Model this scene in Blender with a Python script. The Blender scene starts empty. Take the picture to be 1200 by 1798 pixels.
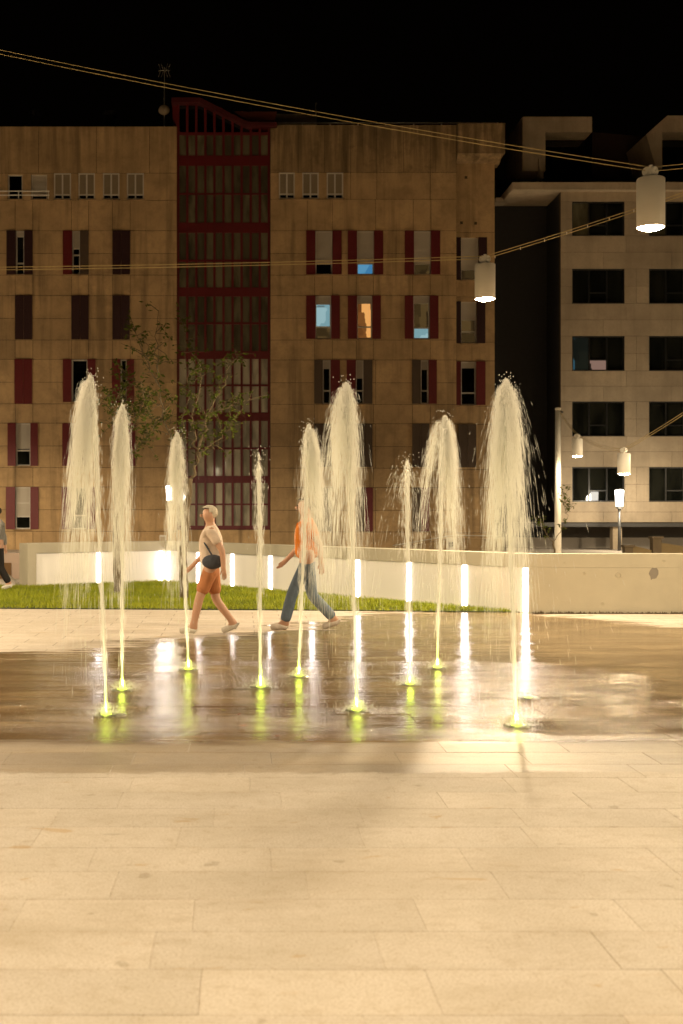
import bpy, bmesh, math, random
from mathutils import Vector, Matrix
random.seed(7)
R = math.radians
scene = bpy.context.scene
C = scene.collection

# ------------------------------------------------------------------ camera
F, CX, HY, CH = 2200.0, 420.0, 902.0, 1.6      # focal length, principal point (photo pixels), eye height
cam_d = bpy.data.cameras.new('camera'); cam = bpy.data.objects.new('camera', cam_d); C.objects.link(cam)
cam.location = (0, 0, CH); cam.rotation_euler = (R(90), 0, 0)
cam_d.sensor_fit = 'VERTICAL'; cam_d.sensor_height = 36.0
cam_d.lens = F / 1798 * 36.0
cam_d.shift_x = (600 - CX) / 1798; cam_d.shift_y = (HY - 899) / 1798
cam_d.clip_end = 600
cam_d.dof.use_dof = True; cam_d.dof.focus_distance = 16.0; cam_d.dof.aperture_fstop = 3.2
scene.camera = cam

# ------------------------------------------------------------------ night sky
world = bpy.data.worlds.new('World'); scene.world = world; world.use_nodes = True
bg = world.node_tree.nodes['Background']
bg.inputs[0].default_value = (0.010, 0.006, 0.003, 1); bg.inputs[1].default_value = 0.05

scene.view_settings.view_transform = 'Standard'; scene.view_settings.look = 'None'
scene.view_settings.exposure = 0.0; scene.view_settings.gamma = 1.0
scene.render.engine = 'CYCLES'
cy = scene.cycles
cy.use_denoising = True
cy.max_bounces = 8; cy.diffuse_bounces = 4; cy.glossy_bounces = 3; cy.transparent_max_bounces = 16
cy.sample_clamp_indirect = 6.0; cy.caustics_reflective = False; cy.caustics_refractive = False
WARM = (1.0, 0.78, 0.50)
LAMP_SPOT = []   # filled by the lamp builder

# ------------------------------------------------------------------ helpers
def P(px, py, d):
    return Vector(((px - CX) * d / F, d, CH + (HY - py) * d / F))
def X(px, d): return (px - CX) * d / F
def Z(py, d): return CH + (HY - py) * d / F

class MB:
    def __init__(s): s.v = []; s.f = []; s.smooth = False
    def box(s, a, b):
        x0, y0, z0 = a; x1, y1, z1 = b
        n = len(s.v)
        s.v += [(x0,y0,z0),(x1,y0,z0),(x1,y1,z0),(x0,y1,z0),(x0,y0,z1),(x1,y0,z1),(x1,y1,z1),(x0,y1,z1)]
        s.f += [tuple(n+i for i in q) for q in ((0,3,2,1),(4,5,6,7),(0,1,5,4),(1,2,6,5),(2,3,7,6),(3,0,4,7))]
        return s
    def prism(s, poly, z0, z1):          # poly in plan, counter-clockwise
        n = len(s.v); k = len(poly)
        s.v += [(p[0],p[1],z0) for p in poly] + [(p[0],p[1],z1) for p in poly]
        s.f += [tuple(n+i for i in reversed(range(k))), tuple(n+k+i for i in range(k))]
        s.f += [(n+i, n+(i+1)%k, n+k+(i+1)%k, n+k+i) for i in range(k)]
        return s
    def extrude_y(s, poly, y0, y1):      # poly in x,z
        n = len(s.v); k = len(poly)
        s.v += [(p[0],y0,p[1]) for p in poly] + [(p[0],y1,p[1]) for p in poly]
        s.f += [tuple(n+i for i in range(k)), tuple(n+k+i for i in reversed(range(k)))]
        s.f += [(n+(i+1)%k, n+i, n+k+i, n+k+(i+1)%k) for i in range(k)]
        return s
    def tube(s, pts, rad, seg=8, cap=True):
        pts = [Vector(p) for p in pts]
        if not hasattr(rad, '__len__'): rad = [rad]*len(pts)
        n = len(s.v)
        for i, p in enumerate(pts):
            t = (pts[min(i+1, len(pts)-1)] - pts[max(i-1, 0)])
            t = t.normalized() if t.length > 1e-9 else Vector((0,0,1))
            a = Vector((0,1,0)) if abs(t.y) < .9 else Vector((1,0,0))
            u = t.cross(a).normalized(); w = t.cross(u)
            for k in range(seg):
                c = 2*math.pi*k/seg
                s.v.append(tuple(p + (u*math.cos(c) + w*math.sin(c))*rad[i]))
        for i in range(len(pts)-1):
            for k in range(seg):
                a0 = n+i*seg+k; a1 = n+i*seg+(k+1)%seg
                s.f.append((a0, a1, a1+seg, a0+seg))
        if cap:
            s.f.append(tuple(n+k for k in reversed(range(seg))))
            s.f.append(tuple(n+(len(pts)-1)*seg+k for k in range(seg)))
        return s
    def lathe(s, prof, c=(0,0,0), seg=24):      # prof of (radius, z)
        n = len(s.v)
        for r, z in prof:
            for k in range(seg):
                a = 2*math.pi*k/seg
                s.v.append((c[0]+r*math.cos(a), c[1]+r*math.sin(a), c[2]+z))
        for i in range(len(prof)-1):
            for k in range(seg):
                a0 = n+i*seg+k; a1 = n+i*seg+(k+1)%seg
                s.f.append((a0, a1, a1+seg, a0+seg))
        return s
    def mesh(s, name, mat, smooth=False):
        m = bpy.data.meshes.new(name); m.from_pydata(s.v, [], s.f); m.update()
        if mat: m.materials.append(mat)
        if smooth:
            m.polygons.foreach_set('use_smooth', [True]*len(m.polygons))
        return m
    def build(s, name, mat, parent=None, smooth=False):
        o = bpy.data.objects.new(name, s.mesh(name, mat, smooth)); C.objects.link(o)
        if parent: o.parent = parent
        return o
def link(name, me, parent=None, loc=None):
    o = bpy.data.objects.new(name, me); C.objects.link(o)
    if parent: o.parent = parent
    if loc is not None: o.location = loc
    return o
def tag(o, label=None, cat=None, group=None, kind=None):
    if label: o['label'] = label
    if cat: o['category'] = cat
    if group: o['group'] = group
    if kind: o['kind'] = kind
    return o
def thing(name, label, cat, loc=(0,0,0), group=None):
    o = bpy.data.objects.new(name, None); C.objects.link(o); o.location = loc; o.empty_display_size = .1
    return tag(o, label, cat, group)
def box(name, a, b, mat, parent=None): return MB().box(a, b).build(name, mat, parent)

# ------------------------------------------------------------------ materials
class NT:
    def __init__(s, name):
        s.m = bpy.data.materials.new(name); s.m.use_nodes = True
        s.t = s.m.node_tree; s.t.nodes.clear()
        s.out = s.t.nodes.new('ShaderNodeOutputMaterial')
    def n(s, typ, **kw):
        nd = s.t.nodes.new(typ)
        for k, v in kw.items(): setattr(nd, k, v)
        return nd
    def lk(s, a, b): s.t.links.new(a, b)
    def setin(s, nd, i, v):
        if hasattr(v, 'is_linked') or isinstance(v, bpy.types.NodeSocket): s.lk(v, nd.inputs[i])
        else: nd.inputs[i].default_value = v
    def math(s, op, a, b=0.0, c=0.0, clamp=False):
        nd = s.n('ShaderNodeMath', operation=op, use_clamp=clamp)
        s.setin(nd, 0, a); s.setin(nd, 1, b); s.setin(nd, 2, c)
        return nd.outputs[0]
    def mix(s, fac, a, b, mode='MIX'):
        nd = s.n('ShaderNodeMix', data_type='RGBA', blend_type=mode)
        s.setin(nd, 0, fac)
        for i, v in ((6, a), (7, b)):
            if isinstance(v, bpy.types.NodeSocket): s.lk(v, nd.inputs[i])
            else: nd.inputs[i].default_value = (*v[:3], 1)
        return nd.outputs[2]
    def noise(s, vec, scale, detail=4, rough=.55, dist=0):
        nd = s.n('ShaderNodeTexNoise'); s.lk(vec, nd.inputs['Vector'])
        nd.inputs['Scale'].default_value = scale; nd.inputs['Detail'].default_value = detail
        nd.inputs['Roughness'].default_value = rough; nd.inputs['Distortion'].default_value = dist
        return nd.outputs['Fac']
    def ramp(s, v, lo, hi):                # smooth 0..1
        nd = s.n('ShaderNodeMapRange', interpolation_type='SMOOTHSTEP'); s.setin(nd, 0, v)
        s.setin(nd, 1, lo); s.setin(nd, 2, hi)
        return nd.outputs[0]
    def pos(s): return s.n('ShaderNodeNewGeometry').outputs['Position']
    def objpos(s): return s.n('ShaderNodeTexCoord').outputs['Object']
    def rnd(s): return s.n('ShaderNodeObjectInfo').outputs['Random']
    def scale(s, vec, sc):
        nd = s.n('ShaderNodeMapping'); s.lk(vec, nd.inputs[0]); nd.inputs['Scale'].default_value = sc
        return nd.outputs[0]
    def bump(s, h, strength, dist):
        nd = s.n('ShaderNodeBump'); s.lk(h, nd.inputs['Height'])
        s.setin(nd, 'Strength', strength); nd.inputs['Distance'].default_value = dist
        return nd.outputs[0]
    def principled(s, col, rough=.6, normal=None, **kw):
        b = s.n('ShaderNodeBsdfPrincipled')
        if isinstance(col, bpy.types.NodeSocket): s.lk(col, b.inputs['Base Color'])
        else: b.inputs['Base Color'].default_value = (*col[:3], 1)
        s.setin(b, 'Roughness', rough)
        if normal: s.lk(normal, b.inputs['Normal'])
        for k, v in kw.items(): s.setin(b, k.replace('_', ' '), v)
        s.lk(b.outputs[0], s.out.inputs[0])
        return b
def plain(name, col, rough=.6, var=.12, sc=6.0, bump=.0, metal=0.0, spec=.5):
    t = NT(name); p = t.pos()
    n = t.noise(p, sc, 5, .6)
    c = t.mix(t.math('MULTIPLY_ADD', n, 2*var, 0), col, tuple(x*.45 for x in col))
    r = t.math('MULTIPLY_ADD', n, .2, rough-.1)
    nor = t.bump(t.noise(p, sc*8, 3), bump, .01) if bump else None
    t.principled(c, r, nor, Metallic=metal, Specular_IOR_Level=spec)
    return t.m
def emit(name, col, strength):
    t = NT(name); e = t.n('ShaderNodeEmission'); e.inputs[0].default_value = (*col, 1); e.inputs[1].default_value = strength
    t.lk(e.outputs[0], t.out.inputs[0]); return t.m

def facade_concrete(name, col, stain=.6, warm=(1,1,1)):
    t = NT(name); p = t.pos()
    big = t.noise(p, .45, 5, .6)
    fine = t.noise(p, 9, 6, .65)
    streak = t.noise(t.scale(p, (2.6, 2.6, .16)), 1.0, 5, .6)
    c = t.mix(t.ramp(big, .3, .75), col, tuple(x*.72 for x in col))
    blot = t.noise(p, 1.6, 6, .7, .3)
    c = t.mix(t.math('MULTIPLY', t.ramp(blot, .42, .70), stain*.8), c, tuple(x*.45 for x in col))
    c = t.mix(t.math('MULTIPLY', t.ramp(streak, .47, .72), stain), c, tuple(x*.30 for x in col))
    c = t.mix(t.math('MULTIPLY', t.ramp(fine, .45, .8), .45), c, tuple(x*.6 for x in col))
    sz = t.n('ShaderNodeSeparateXYZ'); t.lk(p, sz.inputs[0])
    drip = t.noise(t.scale(p, (3.2, 3.2, .22)), 1.0, 5, .65)
    eaves = t.math('MULTIPLY', t.ramp(sz.outputs[2], 15.4, 19.0), t.ramp(drip, .34, .62))
    c = t.mix(t.math('MULTIPLY', eaves, stain*.8), c, tuple(x*.28 for x in col))
    v = t.math('MULTIPLY_ADD', t.rnd(), .16, .90)
    cc = t.n('ShaderNodeVectorMath', operation='SCALE'); t.lk(c, cc.inputs[0]); t.lk(v, cc.inputs['Scale'])
    t.principled(cc.outputs[0], .88, t.bump(fine, .35, .02), Specular_IOR_Level=.25)
    return t.m

def paving(name, joints):
    """granite paving: dry in front, soaked round the jets"""
    t = NT(name); p = t.pos()
    sx = t.n('ShaderNodeSeparateXYZ'); t.lk(p, sx.inputs[0]); x, y = sx.outputs[0], sx.outputs[1]
    lowx = t.noise(t.scale(p, (.35, .9, 1)), 1.0, 5, .6)
    mid = t.noise(t.scale(p, (.7, 2.2, 1)), 1.3, 5, .62)
    # how soaked the stone is (0 dry, 1 wet)
    yf = t.math('ADD', y, t.math('MULTIPLY_ADD', mid, .45, -.22))
    front = t.ramp(t.math('ADD', yf, t.math('MULTIPLY_ADD', t.noise(p, 14, 4, .7), .22, -.11)), 7.70, 7.78)
    gx = t.math('DIVIDE', t.math('SUBTRACT', x, 3.4), 3.2)
    hump = t.math('POWER', 2.718, t.math('MULTIPLY', t.math('MULTIPLY', gx, gx), -1))
    back = t.math('MULTIPLY_ADD', hump, 6.5, 14.6)
    yb = t.math('ADD', y, t.math('ADD', t.math('MULTIPLY_ADD', lowx, 6.0, -3.0), t.math('MULTIPLY_ADD', t.noise(t.scale(p, (.55, 5.5, 1)), 1.6, 4, .65), 5.0, -2.5)))
    rear = t.math('SUBTRACT', 1.0, t.ramp(t.math('SUBTRACT', yb, back), -.5, .5))
    ax = t.math('ABSOLUTE', t.math('SUBTRACT', x, 1.2))
    side = t.math('SUBTRACT', 1.0, t.ramp(t.math('ADD', ax, t.math('MULTIPLY', lowx, 3)), 8.5, 10.5))
    damp = t.math('MULTIPLY_ADD', t.ramp(t.math('ADD', y, t.math('MULTIPLY_ADD', mid, .5, -.25)), 8.6, 8.9), .48, .52)
    wet = t.math('MULTIPLY', t.math('MULTIPLY', t.math('MULTIPLY', front, damp), rear), side)
    # rough-hewn field right round the nozzles
    field = t.math('MULTIPLY', t.ramp(y, 8.78, 8.84), t.math('SUBTRACT', 1.0, t.ramp(y, 13.55, 13.65)))
    pool = t.math('MULTIPLY', wet, t.ramp(t.noise(t.scale(p, (.5, 1.1, 1)), 1.1, 4, .55), .36, .56))
    # colours
    grain = t.noise(p, 90, 4, .7); speck = t.noise(p, 230, 2, .6)
    patch = t.noise(t.scale(p, (1, 1, 1)), 1.7, 5, .62)
    dry = t.mix(t.ramp(patch, .3, .8), (.60, .53, .455), (.50, .435, .355))
    blot = t.noise(p, 11, 5, .7)
    dry = t.mix(t.math('MULTIPLY', t.ramp(blot, .48, .72), .42), dry, (.36, .27, .165))
    dry = t.mix(t.math('MULTIPLY', t.ramp(grain, .46, .64), .7), dry, (.36, .28, .18))
    dry = t.mix(t.math('MULTIPLY', t.ramp(speck, .58, .70), .6), dry, (.75, .68, .56))
    oran = t.noise(t.scale(p, (1.6, 3.2, 1)), 1.5, 4, .6, .4)
    dry = t.mix(t.math('MULTIPLY', t.ramp(oran, .64, .72), .6), dry, (.42, .27, .11))
    gum = t.noise(p, 5.5, 2, .5)
    dry = t.mix(t.math('MULTIPLY', t.ramp(gum, .70, .73), .35), dry, (.22, .165, .10))
    grime = t.noise(t.scale(p, (.6, 1.6, 1)), .9, 6, .68, .5)
    dry = t.mix(t.math('MULTIPLY', t.ramp(grime, .46, .70), .42), dry, (.36, .285, .19))
    film = t.noise(t.scale(p, (.45, 1.0, 1)), 1.5, 6, .68, .6)
    wetc = t.mix(t.ramp(film, .36, .62), (.33, .235, .125), (.155, .10, .048))
    wetc = t.mix(t.math('MULTIPLY', t.ramp(grain, .45, .68), .5), wetc, (.09, .055, .022))
    c = t.mix(wet, dry, wetc)
    v = t.math('MULTIPLY_ADD', t.rnd(), .11, .93)
    cc = t.n('ShaderNodeVectorMath', operation='SCALE'); t.lk(c, cc.inputs[0]); t.lk(v, cc.inputs['Scale'])
    c = cc.outputs[0]
    h = t.math('MULTIPLY', grain, .5)
    if joints:
        br = t.n('ShaderNodeTexBrick', offset=.5)
        mp = t.n('ShaderNodeMapping'); t.lk(p, mp.inputs[0]); mp.inputs['Location'].default_value = (.2, 0, 0)
        t.lk(mp.outputs[0], br.inputs['Vector'])
        br.inputs['Scale'].default_value = 1; br.inputs['Brick Width'].default_value = .825
        br.inputs['Row Height'].default_value = .4; br.inputs['Mortar Size'].default_value = .006
        c = t.mix(t.math('MULTIPLY', br.outputs['Fac'], .65), c, (.10, .07, .035))
    # gloss
    rw = t.math('ADD', t.math('MULTIPLY_ADD', field, .03, .095), t.math('MULTIPLY', t.math('SUBTRACT', 1.0, t.ramp(y, 8.7, 9.6)), .14))
    rw = t.math('SUBTRACT', rw, t.math('MULTIPLY', pool, .05))
    ro = t.n('ShaderNodeMix', data_type='FLOAT'); t.lk(wet, ro.inputs[0]); ro.inputs[2].default_value = .72; t.lk(rw, ro.inputs[3])
    rip = t.noise(t.scale(p, (.34, 2.3, 1)), 2.4, 5, .66)
    # stone relief, drowned where water stands
    bs = t.math('MULTIPLY', t.math('MULTIPLY_ADD', field, .75, .25), t.math('SUBTRACT', 1.0, t.math('MULTIPLY', pool, .8)))
    b1 = t.n('ShaderNodeBump'); t.lk(grain, b1.inputs['Height']); t.lk(bs, b1.inputs['Strength']); b1.inputs['Distance'].default_value = .006
    b2 = t.n('ShaderNodeBump'); t.lk(rip, b2.inputs['Height']); t.lk(t.math('MULTIPLY', wet, .55), b2.inputs['Strength'])
    b2.inputs['Distance'].default_value = .02; t.lk(b1.outputs[0], b2.inputs['Normal'])
    t.principled(c, ro.outputs[0], b2.outputs[0], Specular_IOR_Level=.5)
    return t.m

M = {}
M['conc'] = facade_concrete('facade_concrete', (.60, .40, .20))
M['joint'] = plain('joint_mortar', (.09, .06, .03), .9)
M['conc_old'] = facade_concrete('stained_concrete', (.46, .31, .155), 1.0)
M['pale'] = facade_concrete('pale_cladding', (.52, .42, .295), .18)
M['dark_clad'] = plain('dark_cladding', (.018, .016, .014), .7)
M['red'] = plain('red_paint', (.15, .008, .009), .5, .2, 3)
M['red_metal'] = plain('red_metal', (.135, .009, .009), .45, .2, 3)
M['red_dark'] = plain('dark_red_sheet', (.07, .006, .006), .5, .2, 3)
M['lit_red_metal'] = plain('orange_lit_red_sheet', (.22, .05, .02), .5, .2, 3)  # red sheet with the orange light on it painted into its colour
M['brown'] = plain('weathered_brown_paint', (.10, .062, .035), .6, .25, 3)
M['maroon'] = plain('dark_maroon_paint', (.035, .006, .006), .55, .2, 3)
M['white_frame'] = plain('white_window_frame', (.62, .57, .49), .5)
M['black_frame'] = plain('black_window_frame', (.012, .012, .012), .4)
M['paving'] = paving('granite_slab', False)
M['paving_far'] = paving('granite_paving', True)
M['wall_conc'] = plain('cast_concrete', (.48, .43, .32), .82, .22, 1.6, .25)
M['wall_white'] = plain('white_render', (.86, .82, .76), .7, .05, 1.2)
M['lamp_white'] = plain('lamp_white_paint', (.90, .86, .76), .4, .04, 4)
M['steel'] = plain('galvanised_steel', (.45, .42, .36), .4, .1, 5, metal=.6)
M['cable'] = plain('steel_cable', (.62, .48, .20), .45, .1, 5, metal=.3)
M['dark_metal'] = plain('dark_grey_metal', (.05, .048, .045), .45, .1, 5)
M['bounce_street'] = plain('pale_bounce_paving', (.34, .29, .22), .85, .2, 2)  # unseen street, colour made pale to bounce lamp light up
M['soil'] = plain('turf_soil', (.035, .05, .008), .9, .3, 3)
M['pink'] = plain('pinkish_render', (.46, .35, .28), .8, .12, 1.5)
M['stone_dark'] = plain('mossy_stone', (.12, .085, .045), .85, .3, 4, .4)
M['bark'] = plain('bark', (.12, .085, .04), .85, .3, 14, .5)

def blind_mat():
    t = NT('roller_blind'); p = t.pos()
    w = t.n('ShaderNodeTexWave', wave_type='BANDS', bands_direction='Z'); t.lk(p, w.inputs[0]); w.inputs['Scale'].default_value = 5.2
    n = t.noise(p, 1.2, 4)
    c = t.mix(t.rnd(), (.55, .49, .40), (.44, .39, .31))
    c = t.mix(t.math('MULTIPLY', t.ramp(n, .4, .8), .3), c, (.28, .23, .17))
    t.principled(c, .6, t.bump(w.outputs['Fac'], .6, .012)); return t.m
M['blind'] = blind_mat()
M['blind_dark'] = plain('dark_blind', (.27, .21, .13), .7, .2, 3)  # darker grey-brown blind of the white-framed top windows
def glass_mat(name, a, b, rough=.03):
    t = NT(name); p = t.pos()
    n = t.noise(t.scale(p, (1.5, 1, .5)), 1.2, 3)
    c = t.mix(t.rnd(), a, b); c = t.mix(t.ramp(n, .35, .7), c, tuple(v*.35 for v in a))
    wob = t.bump(t.noise(p, .9, 2), .05, .05)
    t.principled(c, rough, wob, Specular_IOR_Level=.7, IOR=1.5); return t.m
M['glass'] = glass_mat('window_glass', (.012, .013, .010), (.02, .02, .014))
M['glass_green'] = glass_mat('greenish_curtained_glass', (.20, .18, .11), (.09, .082, .05), .05)
M['glass_low'] = glass_mat('pale_curtained_glass', (.62, .56, .41), (.30, .27, .19), .05)
M['glass_black'] = glass_mat('black_glass', (.004, .004, .004), (.008, .007, .005))
def lit_pane(name, cols, strength, sc):
    t = NT(name); p = t.objpos()
    v = t.n('ShaderNodeTexVoronoi', distance='CHEBYCHEV'); t.lk(t.scale(p, (sc, sc, sc*.6)), v.inputs['Vector']); v.inputs['Scale'].default_value = 1
    s = t.n('ShaderNodeSeparateColor'); t.lk(v.outputs['Color'], s.inputs[0])
    c = t.mix(t.ramp(s.outputs[0], .35, .45), cols[0], cols[1]); c = t.mix(t.ramp(s.outputs[1], .72, .8), c, cols[2])
    b = t.principled((.01, .01, .01), .05)
    t.lk(c, b.inputs['Emission Color']); b.inputs['Emission Strength'].default_value = strength
    return t.m
M['lit_blue'] = lit_pane('blue_lit_pane', ((.05, .20, .38), (.06, .24, .44), (.10, .30, .48)), .9, .5)
M['lit_cyan'] = lit_pane('pale_cyan_lit_pane', ((.008, .012, .010), (.22, .40, .44), (.35, .55, .58)), .8, 2.3)
M['lit_orange'] = lit_pane('orange_lit_pane', ((.20, .075, .018), (.14, .05, .012), (.9, .42, .12)), .9, 2.6)
M['lit_warm'] = lit_pane('dim_warm_pane', ((.030, .017, .006), (.05, .03, .01), (.10, .06, .02)), .8, 2.0)

def water_mat(name, col, tl=.5, clear=0.0):
    t = NT(name)
    d = t.n('ShaderNodeBsdfDiffuse'); d.inputs[0].default_value = (*col, 1)
    tr = t.n('ShaderNodeBsdfTranslucent'); tr.inputs[0].default_value = (*col, 1)
    g = t.n('ShaderNodeBsdfGlossy'); g.inputs['Roughness'].default_value = .2
    m1 = t.n('ShaderNodeMixShader'); m1.inputs[0].default_value = tl; t.lk(d.outputs[0], m1.inputs[1]); t.lk(tr.outputs[0], m1.inputs[2])
    m2 = t.n('ShaderNodeMixShader'); m2.inputs[0].default_value = .08; t.lk(m1.outputs[0], m2.inputs[1]); t.lk(g.outputs[0], m2.inputs[2])
    o = m2
    if clear:
        tp = t.n('ShaderNodeBsdfTransparent'); m3 = t.n('ShaderNodeMixShader'); m3.inputs[0].default_value = clear
        t.lk(m2.outputs[0], m3.inputs[1]); t.lk(tp.outputs[0], m3.inputs[2]); o = m3
    t.lk(o.outputs[0], t.out.inputs[0]); return t.m
M['spray'] = water_mat('white_water', (.98, .97, .91), .5, .42)
M['jet'] = water_mat('jet_water', (.88, .88, .80), .55, .50)
M['led'] = emit('yellow_green_led', (.72, 1.0, .05), 5)
M['slot'] = emit('white_light_strip', (1.0, .90, .86), 15)
M['lamp_on'] = emit('lamp_disc', (1.0, .84, .52), 220)
M['lantern_on'] = emit('lantern_glow', (1.0, .93, .82), 14)
M['lantern_dim'] = emit('lantern_inner', (1.0, .92, .80), 3.5)
M['grate'] = plain('wet_steel_ring', (.22, .20, .17), .3, .1, 8, metal=.7)

# ------------------------------------------------------------------ ground
def sheet(name, x0, y0, x1, y1, z, mat):
    m = MB(); m.v = [(x0,y0,z),(x1,y0,z),(x1,y1,z),(x0,y1,z)]; m.f = [(0,1,2,3)]
    return tag(m.build(name, mat), kind='structure')
ground = sheet('plaza_ground', -260, -120, 260, 330, -.0026, M['paving_far'])
street = sheet('street', -200, 34.5, 200, 50.0, -.004, M['bounce_street'])

# one object per slab in the near and middle plaza
slab_cache = {}
def slab_mesh(l, w):
    k = round(l, 2)
    if k not in slab_cache:
        bm = bmesh.new(); bmesh.ops.create_cube(bm, size=1)
        for v in bm.verts: v.co = Vector((v.co.x*(k-.004), v.co.y*(w-.004), v.co.z*.06-.03))
        top = [e for e in bm.edges if all(v.co.z > -.01 for v in e.verts)]
        bmesh.ops.bevel(bm, geom=top, offset=.002, segments=1, affect='EDGES')
        me = bpy.data.meshes.new('paving_slab'); bm.to_mesh(me); bm.free(); me.materials.append(M['paving'])
        slab_cache[k] = me
    return slab_cache[k]
rg = random.Random(3)
y = 3.2; row = 0
while y < 12.4:
    w = .4
    xa, xb = X(-30, y) - .35, X(1230, y + w) + .35
    xx = xa - rg.uniform(0, .8)
    while xx < xb:
        l = rg.choice((.70, .78, .83, .83, .83, .90))
        o = link('paving_slab', slab_mesh(l, w), ground, (xx + l/2, y + w/2, rg.uniform(-.0006, .0006)))
        o.rotation_euler = (rg.uniform(-.0012, .0012), rg.uniform(-.0008, .0008), 0)
        xx += l
    y += w; row += 1

# ------------------------------------------------------------------ lawn
WP = [(-4.47, 27.46), (-1.73, 29.45), (4.66, 20.1)]       # foot of the panelled wall
lawn_poly = [(-14, 21.3), (-5.2, 21.2), (.8, 20.75), (4.3, 20.35), (4.55, 20.3), (-1.73, 29.55), (-4.47, 27.5), (-14, 27.6)]
lm = MB(); lm.prism(lawn_poly, -.01, .012)
lawn = tag(lm.build('lawn', M['soil']), kind='structure')
def grass_mat():
    t = NT('grass_blade'); p = t.pos()
    n = t.noise(p, 1.1, 4); f = t.noise(p, 30, 2)
    c = t.mix(t.ramp(n, .3, .7), (.31, .33, .013), (.21, .25, .010))
    c = t.mix(t.math('MULTIPLY', t.ramp(f, .5, .75), .5), c, (.20, .22, .02))
    b = t.principled(c, .6, None, Specular_IOR_Level=.25); return t.m
M['grass'] = grass_mat()
def inside(px, py, poly):
    r = False; j = len(poly)-1
    for i in range(len(poly)):
        xi, yi = poly[i]; xj, yj = poly[j]
        if (yi > py) != (yj > py) and px < (xj-xi)*(py-yi)/(yj-yi)+xi: r = not r
        j = i
    return r
gm = MB(); rg = random.Random(11); n = 0
while n < 52000:
    gx, gy = rg.uniform(-7.5, 4.6), rg.uniform(20.3, 29.6)
    if not inside(gx, gy, lawn_poly): continue
    h = rg.uniform(.03, .075); a = rg.uniform(0, 6.283); wv = .009
    dx, dy = math.cos(a)*wv, math.sin(a)*wv; lx, ly = rg.gauss(0, .025), rg.gauss(0, .025)
    k = len(gm.v)
    gm.v += [(gx-dx, gy-dy, .01), (gx+dx, gy+dy, .01), (gx+lx, gy+ly, .01+h)]; gm.f.append((k, k+1, k+2)); n += 1
tag(gm.build('grass', M['grass']), 'short green grass covering the wedge of lawn below the lit wall', 'grass', kind='stuff')

# ------------------------------------------------------------------ panelled retaining wall with light slots
wall = thing('retaining_wall', 'low concrete wall with white panels and glowing vertical light slots behind the lawn', 'wall', (0, 0, 0))
ZT, ZP = .955, .735
def off(p, q, o):            # offset of the segment p-q away from the viewer
    d = (Vector(q)-Vector(p)).normalized(); nrm = Vector((-d.y, d.x))
    if nrm.y < 0: nrm = -nrm
    return nrm*o
def strip(name, p, q, f0, f1, z0, z1, mat, par=wall):
    a, b = Vector(p), Vector(q); o0, o1 = off(p, q, f0), off(p, q, f1)
    poly = [a+o0, b+o0, b+o1, a+o1]
    if (poly[1]-poly[0]).cross(poly[2]-poly[1]) < 0: poly.reverse()
    return MB().prism([tuple(v) for v in poly], z0, z1).build(name, mat, par)
A, B, D0 = Vector(WP[0]), Vector(WP[1]), Vector(WP[2])
AB0 = off(A, B, 1); BD = off(B, D0, 1)
def mitre(p, n1, n2, o):
    k = (n1+n2); return p + k*(o/(1+n1.dot(n2)))
NR = Vector((0, 1))
E = Vector((16.0, 20.1))
def band(name, o0, o1, z0, z1, mat):
    # closed ring along the wall A-B-D-E between two offsets
    f = [A+AB0*o0, mitre(B, AB0, BD, o0), mitre(D0, BD, NR, o0), E+NR*o0]
    b = [A+AB0*o1, mitre(B, AB0, BD, o1), mitre(D0, BD, NR, o1), E+NR*o1]
    m = MB(); n = 4
    for z in (z0, z1): m.v += [(v.x, v.y, z) for v in f] + [(v.x, v.y, z) for v in b]
    for i in range(3):
        m.f += [(i, i+1, 9+i, 8+i), (5+i, 4+i, 12+i, 13+i), (8+i, 9+i, 13+i, 12+i), (i+1, i, 4+i, 5+i)]
    m.f += [(4, 0, 8, 12), (3, 7, 15, 11)]
    return m.build(name, mat, wall)
band('coping', -.02, .40, ZP, ZT, M['wall_conc'])
band('wall_core', .14, .38, -.05, ZP-.002, M['wall_conc'])
# bare concrete stretch right of the last slot, and the return at the left end
MB().prism([(D0.x-.02, D0.y-.018), (E.x, E.y-.018), (E.x, E.y+.15), (D0.x+.12, D0.y+.15)], -.05, ZP-.003).build('concrete_face', M['wall_conc'], wall)
dAB = (B-A).normalized()
ep = A - dAB*.18
MB().prism([tuple(ep-AB0*.02), tuple(A+dAB*.02-AB0*.022), tuple(A+dAB*.02+AB0*.40), tuple(ep+AB0*.40)], -.05, ZT-.003).build('end_post', M['wall_conc'], wall)
# panels and slots
dBD = (D0-B).normalized(); LBD = (D0-B).length
slots = []
def seg_at(px, p, q):
    # parameter along p-q whose projection is px
    lo, hi = 0.0, 1.0
    for _ in range(50):
        m_ = (lo+hi)/2; v = Vector(p).lerp(Vector(q), m_); u = CX+F*v.x/v.y
        u0 = CX+F*p[0]/p[1]
        if u < px: lo = m_
        else: hi = m_
    return (lo+hi)/2
tB = [seg_at(px, B, D0) for px in (347, 407, 474, 547, 627, 717, 815, 922)]
tA = [seg_at(175, A, B)]
half = .055
def place(p, q, ts, start, end):
    d = (Vector(q)-Vector(p)); L = d.length; d.normalize()
    cur = start
    for tt in ts + [None]:
        c = tt*L if tt is not None else None
        e = c-half if c is not None else L-end
        if e > cur+.05:
            strip('white_panel', Vector(p)+d*cur, Vector(p)+d*e, .02, .135, -.03, ZP-.004, M['wall_white'])
        if c is not None:
            strip('light_strip', Vector(p)+d*(c-half+.012), Vector(p)+d*(c+half-.012), .002, .139, .03, ZP-.02, M['slot'])
            slots.append((Vector(p)+d*c, d))
            cur = c+half
place(A, B, tA, .03, .17)
place(B, D0, tB, .17, .02)
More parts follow.
